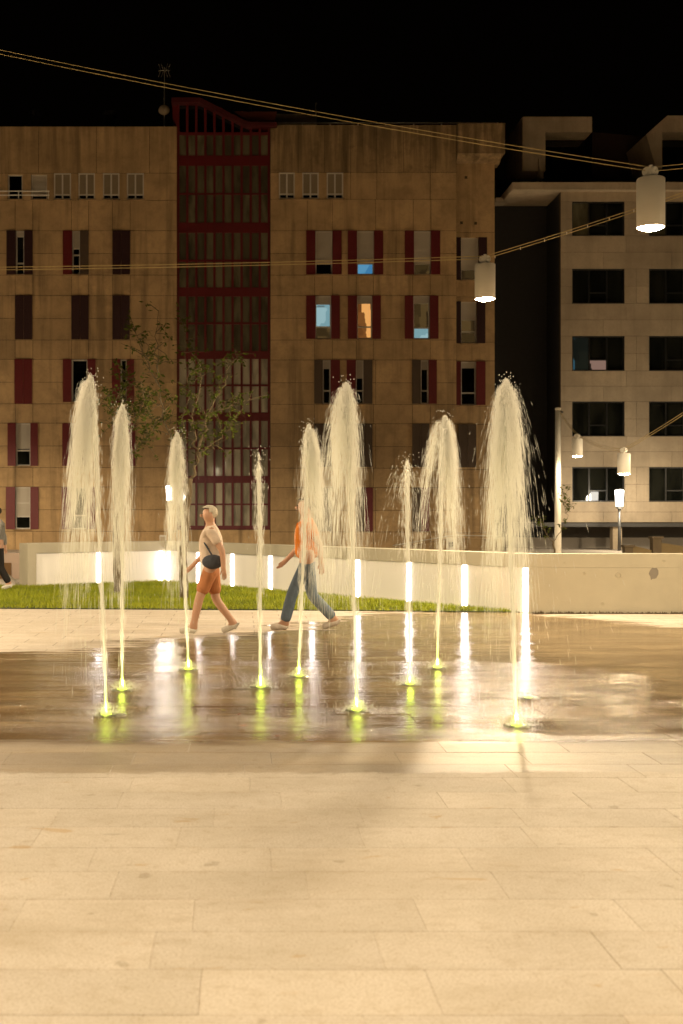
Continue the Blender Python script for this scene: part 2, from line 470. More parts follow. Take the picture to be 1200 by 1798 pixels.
# the slot in the inner corner: two strips meeting
strip('light_strip', B-dAB*.155, B-dAB*.08, .002, .139, .03, ZP-.02, M['slot'])
strip('light_strip', B+dBD*.08, B+dBD*.155, .002, .139, .03, ZP-.02, M['slot'])
# formwork marks on the bare stretch
for px, py, r_ in ((1027, 1007, .026), (1087, 1010, .05), (1059, 1060, .022), (992, 988, .014), (1166, 985, .02)):
    v = P(px, py, 20.08)
    m = MB(); m.lathe([(r_*.2, 0), (r_, 0), (r_, .012), (r_*.65, .012), (r_*.6, .003), (0, .003)], seg=12)
    o = m.build('tie_hole', M['wall_conc'], wall); o.rotation_euler = (R(90), 0, 0); o.location = (v.x, 20.0815, v.z)
m = MB(); rg = random.Random(5); v = P(1148, 1008, 20.077)
m.v = [(v.x+.075*(1+rg.uniform(-.25, .25))*math.cos(a*.449), 20.0795, v.z+.10*(1+rg.uniform(-.3, .3))*math.sin(a*.449)) for a in range(14)]
m.f = [tuple(range(14))]; m.build('repair_patch', plain('grey_mortar', (.25, .22, .18), .9, .2, 8), wall)
# moss line at the foot of the bare wall
m = MB(); rg = random.Random(9)
for i in range(900):
    xx = rg.uniform(4.7, 11); h = abs(rg.gauss(0, .018))+.006; k = len(m.v); yy = 20.07-rg.uniform(0, .03)
    m.v += [(xx-.02, yy, -.012), (xx+.02, yy, -.012), (xx+rg.uniform(-.02, .02), yy+.005, h)]; m.f.append((k, k+1, k+2))
tag(m.build('moss_fringe', M['stone_dark'], wall), kind='stuff')

# ------------------------------------------------------------------ buildings
def win_mats(k): return M[k]
blk = {}
def leaf(parent, x0, x1, z0, z1, y, mat):
    """one shutter leaf: rails and stiles proud of two louvred fields"""
    key = (round(x1-x0, 2), round(z1-z0, 2), mat.name)
    if key not in blk:
        w, h = key[0], key[1]; m = MB(); s = .045
        m.box((0, .012, 0), (w, .045, h))
        m.box((0, 0, 0), (s, .013, h)); m.box((w-s, 0, 0), (w, .013, h))
        for zz in (0, h*.50, h-s): m.box((s, .001, zz), (w-s, .0125, zz+s))
        nl = 11
        for half_ in (0, 1):
            a = s if not half_ else h*.5+s; b = h*.5 if not half_ else h-s
            for i in range(nl):
                zz = a+(b-a)*(i+.15)/nl; m.box((s, .005, zz), (w-s, .0122, zz+(b-a)/nl*.6))
        blk[key] = m.mesh('shutter', mat)
    return link('shutter', blk[key], parent, (x0, y, z0))
def window(parent, D, px0, px1, py0, py1, kind, recess=.10):
    """kinds: blind fraction, sash layout and pane material"""
    x0, x1, z0, z1 = X(px0, 56.0), X(px1, 56.0), Z(py1, 56.0), Z(py0, 56.0)
    y = D+recess; fw = .055
    m = MB()
    m.box((x0, y, z0), (x0+fw, y+.07, z1)); m.box((x1-fw, y, z0), (x1, y+.07, z1))
    m.box((x0+fw, y+.001, z0), (x1-fw, y+.069, z0+fw)); m.box((x0+fw, y+.001, z1-fw), (x1-fw, y+.069, z1))
    fm = M['black_frame'] if kind.get('black') else M['white_frame']
    for f in kind.get('v', ()):
        xm = x0+(x1-x0)*f; m.box((xm-fw*.6, y+.002, z0+fw), (xm+fw*.6, y+.068, z1-fw))
    for f in kind.get('h', ()):
        zm = z1-(z1-z0)*f; m.box((x0+fw, y+.003, zm-fw*.6), (x1-fw, y+.067, zm+fw*.6))
    for fa, fb, f in kind.get('hp', ()):
        zm = z1-(z1-z0)*f; m.box((x0+(x1-x0)*fa+fw*.5, y+.004, zm-fw*.5), (x0+(x1-x0)*fb-fw*.5, y+.066, zm+fw*.5))
    w = m.build('window', fm, parent)
    panes = kind.get('panes', [(0, 1, 0, 1, 'glass')])
    for fa, fb, ga, gb, pm in panes:
        MB().box((x0+(x1-x0)*fa+.004, y+.04, z1-(z1-z0)*gb+.004), (x0+(x1-x0)*fb-.004, y+.055, z1-(z1-z0)*ga-.004)).build('pane', M[pm], w)
    if kind.get('blind'):
        zb = z1-(z1-z0)*kind['blind']
        MB().box((x0+.03, y+.012, zb), (x1-.03, y+.036, z1-.03)).build('roller_blind', M[kind.get('bm', 'blind')], w)
    if not kind.get('nosill'):
        MB().box((x0-.04, D-.06, z0-.06), (x1+.04, D+recess+.02, z0-.001)).build('sill', M['conc_old'], w)
    return w
class Facade:
    def __init__(s, parent, D, mat, gap=.020):
        s.p = parent; s.D = D; s.mat = mat; s.gap = gap; s.open = []
    def opening(s, px0, px1, py0, py1): s.open.append((X(px0, 56), X(px1, 56), Z(py1, 56), Z(py0, 56)))
    def band(s, py0, py1, cuts, core=True):
        """panels between two heights, cut at the given columns, leaving the openings free"""
        z0, z1 = Z(py1, 56), Z(py0, 56)
        xs = sorted(X(c, 56) for c in cuts)
        for xa, xb in zip(xs, xs[1:]):
            ops = sorted(o for o in s.open if o[0] < xb-.02 and o[1] > xa+.02 and o[2] < z1-.02 and o[3] > z0+.02)
            cur = xa; segs = []
            for o in ops:
                if o[0] > cur+.02: segs.append((cur, min(o[0], xb), cur == xa, False))
                cur = max(cur, o[1])
            if cur < xb-.02: segs.append((cur, xb, cur == xa, True))
            for a, b, ga, gb in segs:
                g = s.gap/2
                box('concrete_panel', (a+(g if ga else 0), s.D, z0+g), (b-(g if gb else 0), s.D+.12, z1-g), s.mat, s.p)
                m = MB().box((a, s.D+.03, z0), (b, s.D+.34, z1)); s.core.v += [] ; n = len(s.core.v)
                s.core.v += m.v; s.core.f += [tuple(i+n for i in q) for q in m.f]
            # lintel / sill strip where an opening covers only part of the band
            for o in ops:
                a, b = max(o[0], xa), min(o[1], xb)
                if o[3] < z1-.04: box('concrete_panel', (a, s.D+.002, o[3]), (b, s.D+.12, z1-s.gap/2), s.mat, s.p)
                if o[2] > z0+.04: box('concrete_panel', (a, s.D+.002, z0+s.gap/2), (b, s.D+.12, o[2]), s.mat, s.p)
    def begin(s): s.core = MB()
    def end(s): s.core.build('wall_core', M['joint'], s.p)

old = thing('apartment_building', 'brown concrete apartment block with red shutters and a red glazed stairwell', 'building', (0, 0, 0))
# ---- left wing
fl = Facade(old, 56.0, M['conc']); fl.begin()
WH = dict(v=(.5,), h=(.82,), blind=.8, bm='blind_dark', panes=[(0, 1, 0, 1, 'glass_black')])
top_w = [(95, 125), (138, 167), (181, 210), (223, 253)]
for a, b in top_w: fl.opening(a, b, 304, 350)
fl.opening(14, 40, 306, 350); fl.opening(55, 83, 306, 350)
SH = []
def shut(fac, D, spec):
    # spec: (left leaf x0,x1,mat) (opening x0,x1,kind) (right leaf) with rows
    for (lf, op, rt, y0, y1, kind) in spec:
        if op: fac.opening(op[0], op[1], y0, y1)
        SH.append((D, lf, op, rt, y0, y1, kind))
BL = lambda f, pm='glass_black', **k: dict(blind=f, panes=[(0, 1, 0, 1, pm)], **k)
spec_left = [
 ((12, 28, 'maroon'), (28, 43), (43, 58, 'maroon'), 405, 482, dict(h=(.12, .74), panes=[(0,1,0,1,'glass')], blind=.13)),
 ((111, 127, 'red'), (127, 141), (141, 156, 'brown'), 405, 482, dict(h=(.4, .55, .8), panes=[(0,1,0,1,'glass_black')], blind=.38)),
 ((198, 213, 'maroon'), None, (213.5, 229, 'maroon'), 405, 482, None),
 ((27, 42, 'maroon'), None, (42.5, 57, 'maroon'), 519, 596, None),
 ((126, 141, 'maroon'), None, (141.5, 156, 'maroon'), 519, 596, None),
 ((198, 213, 'maroon'), None, (213.5, 228, 'maroon'), 519, 596, None),
 ((26, 41, 'red'), None, (41.5, 57, 'red'), 631, 709, None),
 ((111, 126, 'red'), (126, 154), (154, 168, 'red'), 631, 706, dict(panes=[(0,1,0,1,'glass_black')])),
 ((197, 212, 'red'), (212, 223), (223, 236, 'red'), 631, 708, dict(panes=[(0,1,0,1,'glass_black')])),
 ((14, 28, 'red'), (28, 54), (54, 67, 'red'), 743, 818, dict(h=(.64,), blind=.6, panes=[(0,1,0,1,'glass')])),
 ((110, 125, 'red'), (125, 140), (140, 155, 'red'), 743, 818, BL(.6)),
 ((198, 213, 'red'), None, (222, 238, 'red'), 743, 818, None),
 ((11, 27, 'red'), (27, 54), (54, 68, 'red'), 855, 929, dict(h=(.38, .7), blind=.7, panes=[(0,1,0,1,'glass')])),
 ((109, 126, 'red'), (126, 153), (153, 167, 'red'), 855, 929, dict(h=(.68,), panes=[(0,1,0,1,'glass_green')])),
 ((-88, -73, 'red'), (-73, -58), (-58, -43, 'red'), 519, 596, BL(.5)),
 ((-88, -73, 'red'), None, (-72.5, -58, 'red'), 631, 709, None),
 ((-88, -73, 'red'), (-73, -58), (-58, -43, 'red'), 743, 818, BL(.4)),
]
shut(fl, 56.0, spec_left)
LX0 = -220
fl.band(222, 304, [LX0, -120, -40, 68, 170, 263, 311])
fl.band(304, 352, [LX0, -60, 311])
fl.band(352, 405, [LX0, -60, 27, 58, 126, 156, 198, 229, 311])
for (a, b) in ((405, 519), (519, 631), (631, 743), (743, 855), (855, 966)):
    full = [LX0, -60, 42, 134, 213, 311]
    sp = [LX0, -90, -57, 27, 58, 126, 156, 198, 229, 311]
    mid_, sl = a+40, a+78
    fl.band(a, mid_, [LX0, 311]); fl.band(mid_, sl, [LX0, 311]); fl.band(sl, b, sp)
fl.end()
kO = dict(panes=[(0,1,0,1,'glass_black')]); kB = BL(.9)
window(old, 56, 14, 40, 306, 350, kO); window(old, 56, 55, 83, 306, 350, BL(.86))
for a, b in top_w: window(old, 56, a, b, 304, 350, WH, .03)
# balcony rail by the top left openings
m = MB()
for py in (337, 344): m.tube([(X(-60, 56), 55.86, Z(py, 56)), (X(88, 56), 55.86, Z(py, 56))], .022, 6)
for px in (-20, 34, 86): m.tube([(X(px, 56), 55.86, Z(350, 56)), (X(px, 56), 55.86, Z(336, 56))], .02, 6)
m.build('balcony_rail', M['lamp_white'], old)

# ---- right wing
DR = 56.0
fr = Facade(old, DR, M['conc']); fr.begin()
up = [(490, 518), (531, 560), (574, 603)]
for a, b in up: fr.opening(a, b, 303, 349)
spec_right = [
 ((538, 554, 'red'), (554, 584), (584, 600, 'red'), 405, 482, BL(.76)),
 ((611, 627, 'red'), (627, 657), (657, 673, 'red'), 405, 482, BL(.76, 'lit_blue')),
 ((711, 727, 'red'), (727, 757), (757, 773, 'red'), 405, 482, BL(.76, 'lit_warm')),
 ((538, 554, 'red'), (554, 582), (582, 597, 'red'), 519, 595, dict(h=(.72,), blind=.2, panes=[(0,1,0,.72,'lit_cyan'), (0,1,.72,1,'lit_warm')])),
 ((611, 627, 'red'), (627, 654), (654, 669, 'red'), 519, 595, dict(h=(.72,), blind=.18, panes=[(0,1,0,1,'lit_orange')])),
 ((711, 726, 'red'), (726, 755), (755, 770, 'red'), 519, 595, dict(h=(.74,), blind=.18, panes=[(0,1,0,.74,'lit_warm'), (0,1,.74,1,'lit_cyan')])),
 ((552, 567, 'brown'), (567, 581), (581, 597, 'red'), 632, 709, dict(h=(.7,), blind=.2, panes=[(0,1,0,1,'glass_black')])),
 ((609, 625, 'red'), (625, 639), (639, 654, 'brown'), 632, 709, dict(h=(.7,), blind=.42, panes=[(0,1,0,1,'glass_black')])),
 ((724, 739, 'brown'), (739, 753), (753, 767, 'red'), 632, 709, dict(h=(.7,), blind=.22, panes=[(0,1,0,1,'glass')])),
 ((552, 567, 'brown'), None, (567.5, 583, 'brown'), 744, 820, None),
 ((624, 639, 'brown'), None, (639.5, 654, 'brown'), 744, 820, None),
 ((724, 739, 'brown'), None, (739.5, 754, 'brown'), 744, 820, None),
 ((552, 567, 'brown'), None, (567.5, 583, 'brown'), 856, 933, None),
 ((625, 640, 'brown'), None, (640.5, 655, 'red'), 856, 933, None),
 ((724, 739, 'brown'), None, (739.5, 754, 'red'), 856, 933, None),
]
shut(fr, DR, spec_right)
fr.mat = M['conc_old']
fr.band(219, 303, [475, 524, 570, 616, 662, 709, 756, 802])
fr.mat = M['conc']
fr.band(303, 350, [475, 616, 662, 756, 802])
fr.band(350, 405, [475, 540, 584, 660, 726, 757, 802])
for (a, b) in ((405, 519), (519, 632), (632, 744), (744, 856), (856, 966)):
    fr.band(a, a+40, [475, 660, 802]); fr.band(a+40, a+78, [475, 660, 802])
    fr.band(a+78, b, [475, 553, 584, 626, 656, 725, 756, 802])
fr.end()
for a, b in up: window(old, DR, a, b, 303, 349, WH, .03)
# ---- set-back bay at the right end
DB = 56.35
fb = Facade(old, DB, M['conc'], .02); fb.begin()
spec_bay = [
 ((802.5, 812, 'maroon'), (812, 843), (843, 858, 'maroon'), 414, 489, dict(blind=.76, panes=[(0,1,0,1,'lit_warm')])),
 ((802.5, 812, 'maroon'), (812, 840), (840, 855, 'maroon'), 527, 601, dict(h=(.72,), blind=.45, panes=[(0,1,0,1,'lit_warm')])),
 ((802.5, 812, 'red'), (812, 839), (839, 855, 'red'), 633, 710, dict(h=(.72,), blind=.15, panes=[(0,1,0,1,'glass_black')])),
 ((808, 823, 'brown'), None, (823.5, 839, 'brown'), 744, 820, None),
]
shut(fb, DB, spec_bay)
fb.band(283, 405, [802.3, 872])
for (a, b) in ((405, 519), (519, 632), (632, 744), (744, 856), (856, 966)):
    fb.band(a, a+80, [802.3, 872]); fb.band(a+80, b, [802.3, 872])
fb.end()
# proud parapet with a coved underside over the bay
m = MB(); xa, xb = X(802.6, 56), X(885, 56)
m.box((xa, 55.75, Z(272, 56)), (xb, 57.2, Z(219, 56)))
prof = [(55.76, Z(272.2, 56)), (55.9, Z(276, 56)), (56.1, Z(280, 56)), (56.34, Z(284, 56)), (57.0, Z(284, 56)), (57.0, Z(272.2, 56))]
n0 = len(m.v); k = len(prof)
m.v += [(xa+.01, a, b) for a, b in prof] + [(xb-.12, a, b) for a, b in prof]
m.f += [tuple(n0+i for i in range(k)), tuple(n0+k+i for i in reversed(range(k)))] + [(n0+(i+1)%k, n0+i, n0+k+i, n0+k+(i+1)%k) for i in range(k)]
m.build('parapet', M['conc_old'], old)
for px, py in ((821, 308), (813, 388), (838, 389)):
    v = P(px, py, 56); box('wall_vent', (v.x-.06, DB-.02, v.z-.06), (v.x+.06, DB+.05, v.z+.06), M['joint'], old)
# masses behind the faces
box('building_mass', (X(LX0, 56), 56.35, -.5), (X(311, 56), 68, Z(223, 56)), M['joint'], old)
box('building_mass', (X(475.5, 56), 56.36, -.5), (X(801.5, 56), 68, Z(220, 56)), M['joint'], old)
box('building_mass', (X(801.6, 56), 56.71, -.5), (X(872, 56), 68, Z(222, 56)), M['conc_old'], old)
# shutters and their windows
for D, lf, op, rt, y0, y1, kind in SH:
    for l in (lf, rt):
        if l: leaf(old, X(l[0], 56), X(l[1], 56), Z(y1, 56), Z(y0, 56), D-.055, M[l[2]])
    if op: window(old, D, op[0], op[1], y0, y1, kind)
# roof rail and roof things
m = MB()
for py in (208.5, 216): m.tube([(X(482, 56), 56.6, Z(py, 56)), (X(879, 56), 56.6, Z(py, 56))], .025, 6)
for i in range(9):
    px = 483+49.4*i; m.tube([(X(px, 56), 56.6, Z(220, 56)), (X(px, 56), 56.6, Z(207.5, 56))], .022, 6)
m.build('roof_rail', M['lamp_white'], old)
box('roof_room', (X(486, 60), 60, Z(222, 60)), (X(556, 60), 64, Z(200, 60)), M['pale'], old)
MB().tube([P(555, 222, 59.5), P(555, 180, 59.5)], .04, 6).build('roof_post', M['steel'], old)
for px in (64, 193): MB().lathe([(.0, .9), (.34, .85), (.36, .6), (.25, .58), (.25, 0)], P(px, 228, 60), 12).build('roof_vent', M['dark_metal'], old)
MB().tube([P(440, 219, 58), P(440, 188, 58)], .06, 6).build('roof_post', M['dark_metal'], old)
# ---- glazed stairwell
DS = 56.12
cols = [313 + 15.95*i for i in range(11)]
rows = [(236, 272), (290, 338), (341, 390), (408, 455), (459, 504), (520, 565.5), (569, 616), (630, 674.5), (678, 724), (739, 785.5), (789, 835.5), (848, 884), (887, 923)]
box('stairwell_back', (X(311.4, 56), 56.6, -.5), (X(474.6, 56), 67, Z(225, 56)), M['dark_clad'], old)
pc = {}
for r, (a, b) in enumerate(rows):
    for c in range(10):
        w, h = X(cols[1], 56)-X(cols[0], 56)-.08, (b-a)*56/F
        key = (round(h, 2), r < 7)
        if key not in pc:
            pc[key] = MB().box((0, 0, 0), (w, .02, h)).mesh('pane', M['glass_green' if r < 7 else 'glass_low'])
        o = link('pane', pc[key], old, (X(cols[c], 56)+.04, DS+.01, Z(b, 56)))
        o.rotation_euler = (random.uniform(-.004, .004), 0, random.uniform(-.006, .006))
for i, c in enumerate(cols):
    top = 182 if i < 3 else max(182+(i-2.5)*7.6, 182); top = min(top, 222)
    box('mullion', (X(c, 56)-.05, DS-.05, Z(930, 56)), (X(c, 56)+.05, DS+.10, Z(top, 56)), M['red_metal'], old)
for i in range(len(rows)):
    b = rows[i][1]; nx = rows[i+1][0] if i+1 < len(rows) else 930
    box('spandrel' if nx-b > 8 else 'transom', (X(313, 56), DS-.02-.001*i, Z(nx, 56)), (X(472.5, 56), DS+.12, Z(b, 56)), M['red_metal'], old)
box('spandrel', (X(313, 56), DS-.02, Z(236, 56)), (X(472.5, 56), DS+.12, Z(231, 56)), M['red_metal'], old)
for i in range(8):     # sloping top row of panes
    x0, x1 = cols[i], cols[i+1]
    def rt(px): return 183 if px < 352 else 183+(px-352)*.50
    if rt(x1) > 229: break
    MB().extrude_y([(X(x0, 56)+.05, Z(231, 56)), (X(x1, 56)-.05, Z(231, 56)), (X(x1, 56)-.05, Z(rt(x1), 56)), (X(x0, 56)+.05, Z(rt(x0), 56))], DS+.06, DS+.08).build('pane', M['glass_black'], old)
roof_poly = [(302, 175), (352, 175), (437, 218), (486, 218), (486, 225), (434, 225), (350, 183), (302, 183)]
MB().extrude_y([(X(a, 56), Z(b, 56)) for a, b in reversed(roof_poly)], 55.7, 62).build('stair_roof', M['red_dark'], old)
MB().extrude_y([(X(a, 57.5), Z(b, 57.5)) for a, b in reversed([(411, 202), (486, 202), (482, 219), (438, 219)])], 57.0, 60).build('roof_upstand', M['lit_red_metal'], old)
MB().extrude_y([(X(a, 56), Z(b, 56)) for a, b in reversed([(303, 183.2), (313, 183.2), (313, 222), (303, 205)])], 56.2, 60).build('roof_cheek', M['red_metal'], old)
box('base_course', (X(311.6, 56), 55.98, -.3), (X(474.4, 56), 56.5, Z(930.5, 56)), M['conc'], old)

# roof aerial and dish
an = thing('tv_aerial', 'thin rooftop television aerial standing above the left wing', 'aerial', P(289, 222, 57))
zb = Z(222, 57)
m = MB(); m.tube([(0, 0, 0), (0, 0, Z(118, 57)-zb)], .022, 6); m.build('mast', M['steel'], an)
m = MB(); hh = Z(124, 57)-zb
m.tube([(-.25, 0, hh), (.25, 0, hh)], .018, 5)
for dx, sgn in ((-.22, 1), (-.1, 1), (.1, -1), (.22, -1)):
    m.tube([(dx-.05*sgn, 0, hh+.30), (dx+.06*sgn, 0, hh), (dx-.05*sgn, 0, hh-.30)], .014, 5)
m.build('elements', M['steel'], an)
ds = thing('satellite_dish', 'small round satellite dish on the aerial mast above the left wing', 'dish', P(288.5, 193, 56.6))
m = MB(); m.lathe([(0, .10), (.12, .085), (.21, .04), (.26, 0), (.25, -.005), (.2, .03), (0, .085)], seg=18)
o = m.build('reflector', M['pale'], ds, True); o.rotation_euler = (R(80), R(14), 0)
MB().tube([(0, 0, 0), (.05, -.25, -.1)], .012, 5).build('feed_arm', M['steel'], ds)
MB().tube([(0, .05, 0), (0, .35, -.02)], .018, 5).build('bracket', M['steel'], ds)

# ---- right building
nb = thing('modern_apartment_building', 'pale clad modern block with wide black framed windows and dark ground floor', 'building', (0, 0, 0))
fn = Facade(nb, 56.0, M['pale'], .012); fn.begin()
NW = []
for c0, c1 in ((1005, 1097), (1140, 1232), (1275, 1367)):
    for (a, b) in ((354, 414), (472, 533), (590, 651), (705, 766), (820, 881)):
        fn.opening(c0, c1, a, b); NW.append((c0, c1, a, b))
fn.band(337, 354, [985, 1118, 1253, 1400])
for (a, b) in ((354, 414), (472, 533), (590, 651), (705, 766), (820, 881)):
    fn.band(a, (a+b)/2, [985, 1118, 1253, 1400]); fn.band((a+b)/2, b, [985, 1118, 1253, 1400])
for (a, b) in ((414, 472), (533, 590), (651, 705), (766, 820), (881, 917)):
    fn.band(a, (a+b)/2, [985, 1100, 1235, 1400]); fn.band((a+b)/2, b, [985, 1060, 1180, 1300, 1400])
fn.end()
for i, (c0, c1, a, b) in enumerate(NW):
    g = 'glass' if (i % 5) else 'glass_green'
    pl = [(0, .33, 0, 1, g), (.33, .67, 0, .68, 'glass'), (.33, .67, .68, 1, 'glass'), (.67, 1, 0, 1, 'glass')]
    if i == 2: pl[0] = (0, .33, 0, 1, 'lit_cyan2'); pl[2] = (.33, .67, .68, 1, 'lit_pink')
    if 'lit_cyan2' not in M:
        M['lit_cyan2'] = lit_pane('dim_cyan_pane', ((.006, .008, .006), (.01, .012, .008), (.03, .09, .12)), .8, 2.1)
        M['lit_pink'] = lit_pane('dim_pink_pane', ((.02, .012, .008), (.28, .17, .13), (.35, .24, .18)), .8, 1.5)
    window(nb, 56, c0, c1, a, b, dict(black=1, v=(.33, .67), hp=((.33, .67, .68),), panes=pl, nosill=1), .06)
box('building_mass', (X(985.5, 56), 56.35, Z(917, 56)), (X(1400, 56), 70, Z(337, 56)), M['dark_clad'], nb)
box('soffit', (X(880, 56), 56.1, Z(925, 56)), (X(1400, 56), 62, Z(917.5, 56)), M['dark_metal'], nb)
box('cornice', (X(897, 56), 55.6, Z(337, 56)), (X(1400, 56), 60, Z(324, 56)), M['pale'], nb)
box('cornice', (X(884, 56), 57.6, Z(338, 56)), (X(903, 56), 60, Z(331, 56)), M['pale'], nb)
box('dark_side_wall', (X(874, 56), 58.5, -.5), (X(985, 56), 70, Z(338, 56)), M['dark_clad'], nb)
# recessed ground floor: grey plinth wall, columns
box('ground_floor_wall', (X(880, 59), 59, -.6), (X(1420, 59), 59.4, Z(925, 56)), plain('grey_plaster', (.20, .17, .14), .8), nb)
box('plinth', (X(800, 55), 58.2, -.6), (X(1400, 56), 58.9, Z(944, 58.2)), plain('light_plinth', (.36, .32, .27), .75), nb)
for px in (1088, 1290): box('column', (X(px-8, 56), 56.3, -.6), (X(px+8, 56), 56.75, Z(918, 56)), M['pale'], nb)
# penthouses
D2 = 58.0
m = MB()
m.extrude_y([(X(a, D2), Z(b, D2)) for a, b in ((918, 300), (958, 300), (958, 232), (1040, 232), (1040, 205), (918, 205))], D2, D2+4)
m.build('penthouse', M['pale'], nb)
box('penthouse_glass', (X(958.5, D2), D2+1.2, Z(322, D2)), (X(1040, D2), D2+1.3, Z(232.5, D2)), M['glass_black'], nb)
box('penthouse_door', (X(980, D2), D2+1.1, Z(312, D2)), (X(1012, D2), D2+1.18, Z(248, D2)), M['glass'], nb)
box('terrace_wall', (X(884, D2), D2+1.5, Z(335, D2)), (X(1400, D2), D2+1.8, Z(298, D2)), M['dark_clad'], nb)
MB().extrude_y([(X(a, D2), Z(b, D2)) for a, b in ((1135, 236), (1152, 296), (1163, 296), (1163, 232), (1240, 232), (1240, 203), (1172, 203))], D2, D2+4).build('penthouse', M['pale'], nb)
box('penthouse_glass', (X(1163.5, D2), D2+1.2, Z(322, D2)), (X(1240, D2), D2+1.3, Z(232.5, D2)), M['glass_black'], nb)
MB().extrude_y([(X(a, 61), Z(b, 61)) for a, b in ((1040, 322), (1160, 322), (1140, 240), (1040, 232))], 61, 66).build('pitched_roof', plain('dark_tiles', (.05, .022, .014), .8), nb)
box('terrace_pier', (X(945, D2), D2-.2, Z(315, D2)), (X(953, D2), D2+.2, Z(280, D2)), M['pale'], nb)

# ------------------------------------------------------------------ street lanterns near the houses
def lantern(px, d, y_top, y_bot, wpx, label, watts):
    v = P(px, y_bot, d); t = thing('street_lantern', label, 'street lamp', (v.x, d, 0), 'street lanterns by the houses')
    zb = v.z; zt = Z(y_top, d); r = wpx*d/F/2
    MB().tube([(0, 0, -.05), (0, 0, .5), (0, 0, zb-.12)], [.085, .07, .06], 12).build('post', M['dark_metal'], t, True)
    MB().lathe([(.0, zb-.14), (r*.72, zb-.14), (r*.78, zb-.02), (.0, zb-.02)], seg=16).build('collar', M['dark_metal'], t)
    h = zt-zb
    MB().lathe([(r*.80, zb-.018), (r, zt-.02)], seg=20).build('glass_shade', M['lantern_on'], t)
    MB().lathe([(0, zt-.02), (r*1.03, zt-.02), (r*1.03, zt+.02), (0, zt+.05)], seg=20).build('lid', M['dark_metal'], t)
    L = bpy.data.lights.new('lantern_light', 'POINT'); L.energy = watts; L.color = (1, .84, .60); L.shadow_soft_size = r*1.3
    lo = bpy.data.objects.new('lantern_light', L); C.objects.link(lo); lo.parent = t; lo.location = (0, -r*2.6, zb+h*.5)
    return t
lantern(299, 51.0, 852, 878, 14, 'lit street lantern left, in front of the red glazed stairwell', 170)
lantern(1088, 54.2, 860, 888, 15, 'lit street lantern right, in front of the pale modern block', 420)
lantern(-330, 51.0, 852, 878, 14, 'added unseen street lantern along the houses beyond the left edge', 700)  # added lantern out of view, there to brighten the facades
lantern(1560, 53.0, 856, 883, 14, 'added unseen street lantern along the houses beyond the right edge', 600)  # likewise added and unseen, lights the facades from the right

# ------------------------------------------------------------------ catenary lamps
def catlamp(px, py_bot, d, dia, hgt, label, watts, dim=1.0, lit=True):
    v = P(px, py_bot, d); t = thing('hanging_lamp', label, 'lamp', tuple(v), 'cylindrical lamps hung on cables')
    r = dia/2
    MB().lathe([(r*.94, .02), (r*.98, 0), (r, .006), (r, hgt-.012), (r-.012, hgt), (0, hgt)], seg=40).build('housing', M['lamp_white'], t, False)
    for p in t.children: p.data.polygons.foreach_set('use_smooth', [True]*len(p.data.polygons))
    MB().lathe([(0, -.035), (r*.5, -.027), (r*.8, -.010), (r*.95, .012)], seg=32).build('lens', M['lamp_on'], t)
    MB().tube([(0, 0, hgt-.005), (0, 0, hgt+r*.95)], r*.15, 10).build('stem', M['lamp_white'], t)
    for s in (-1, 1):
        m = MB(); m.lathe([(0, -.018), (r*.32, -.018), (r*.36, -.008), (r*.36, .008), (r*.32, .018), (0, .018)], seg=18)
        m.lathe([(0, .017), (r*.1, .017), (r*.1, .035), (0, .035)], seg=8)
        o = m.build('cable_clamp', M['lamp_white'], t); o.rotation_euler = (R(90), 0, R(35*s)); o.location = (s*r*.24, -r*.1*s, hgt+r*.5)
    if lit:
        L = bpy.data.lights.new('lamp_light', 'SPOT'); L.energy = watts; L.color = WARM; L.spot_size = R(178); L.spot_blend = .22; L.shadow_soft_size = r*.8
        lo = bpy.data.objects.new('lamp_light', L); C.objects.link(lo); lo.parent = t; lo.location = (0, 0, -.05)
    return t
lampA = catlamp(1143, 400, 15.2, .335, .60, 'large bright hanging lamp nearest the camera at upper right', 1250)
lampB = catlamp(852, 525, 20.6, .335, .575, 'bright hanging lamp before the right end of the brown block', 2900)
lampC = catlamp(1096, 832, 33.0, .335, .54, 'small hanging lamp above the right street lantern', 300)
lampD = catlamp(1014, 801, 40.0, .335, .56, 'smallest hanging lamp, next to the white pole', 260)
# added unseen lamps around the view, put in to brighten plaza and facades
OUT = [(-6.5, 15.2, 2400), (-1.6, 1.0, 1550), (5.6, 3.2, 1750), (-8.0, 6.0, 2400), (11.5, 12.0, 1700), (-9.0, 22.0, 2700), (13.5, 24.0, 3000),
       (-18, 14, 2200), (20, 8, 2200), (-13, -3, 2200), (14, -4, 2200), (22, 22, 3200), (-20, 30, 3200), (-11.5, 36, 4600), (19.5, 34, 5800), (-15, 46, 2400), (25, 46, 2600)]
LAB = ['added white hanging lamp %s, unseen' % q for q in (
    'left of the jets', 'above the camera', 'right of the camera over the dry slabs', 'left over the dry slabs', 'right of the broad jet', 'over the left lawn end', 'before the right wall end',
    'far left of the jets', 'far right of the camera', 'behind the camera to the left', 'behind the camera to the right', 'far right before the wall', 'far left behind the lawn',
    'over the street at left', 'over the street at right', 'near the brown block at left', 'near the pale block at right')]
for i, (x, y, w) in enumerate(OUT):
    t = catlamp(0, 0, 10.0, .335, .58, LAB[i], w)
    t.location = (x, y, 5.6)

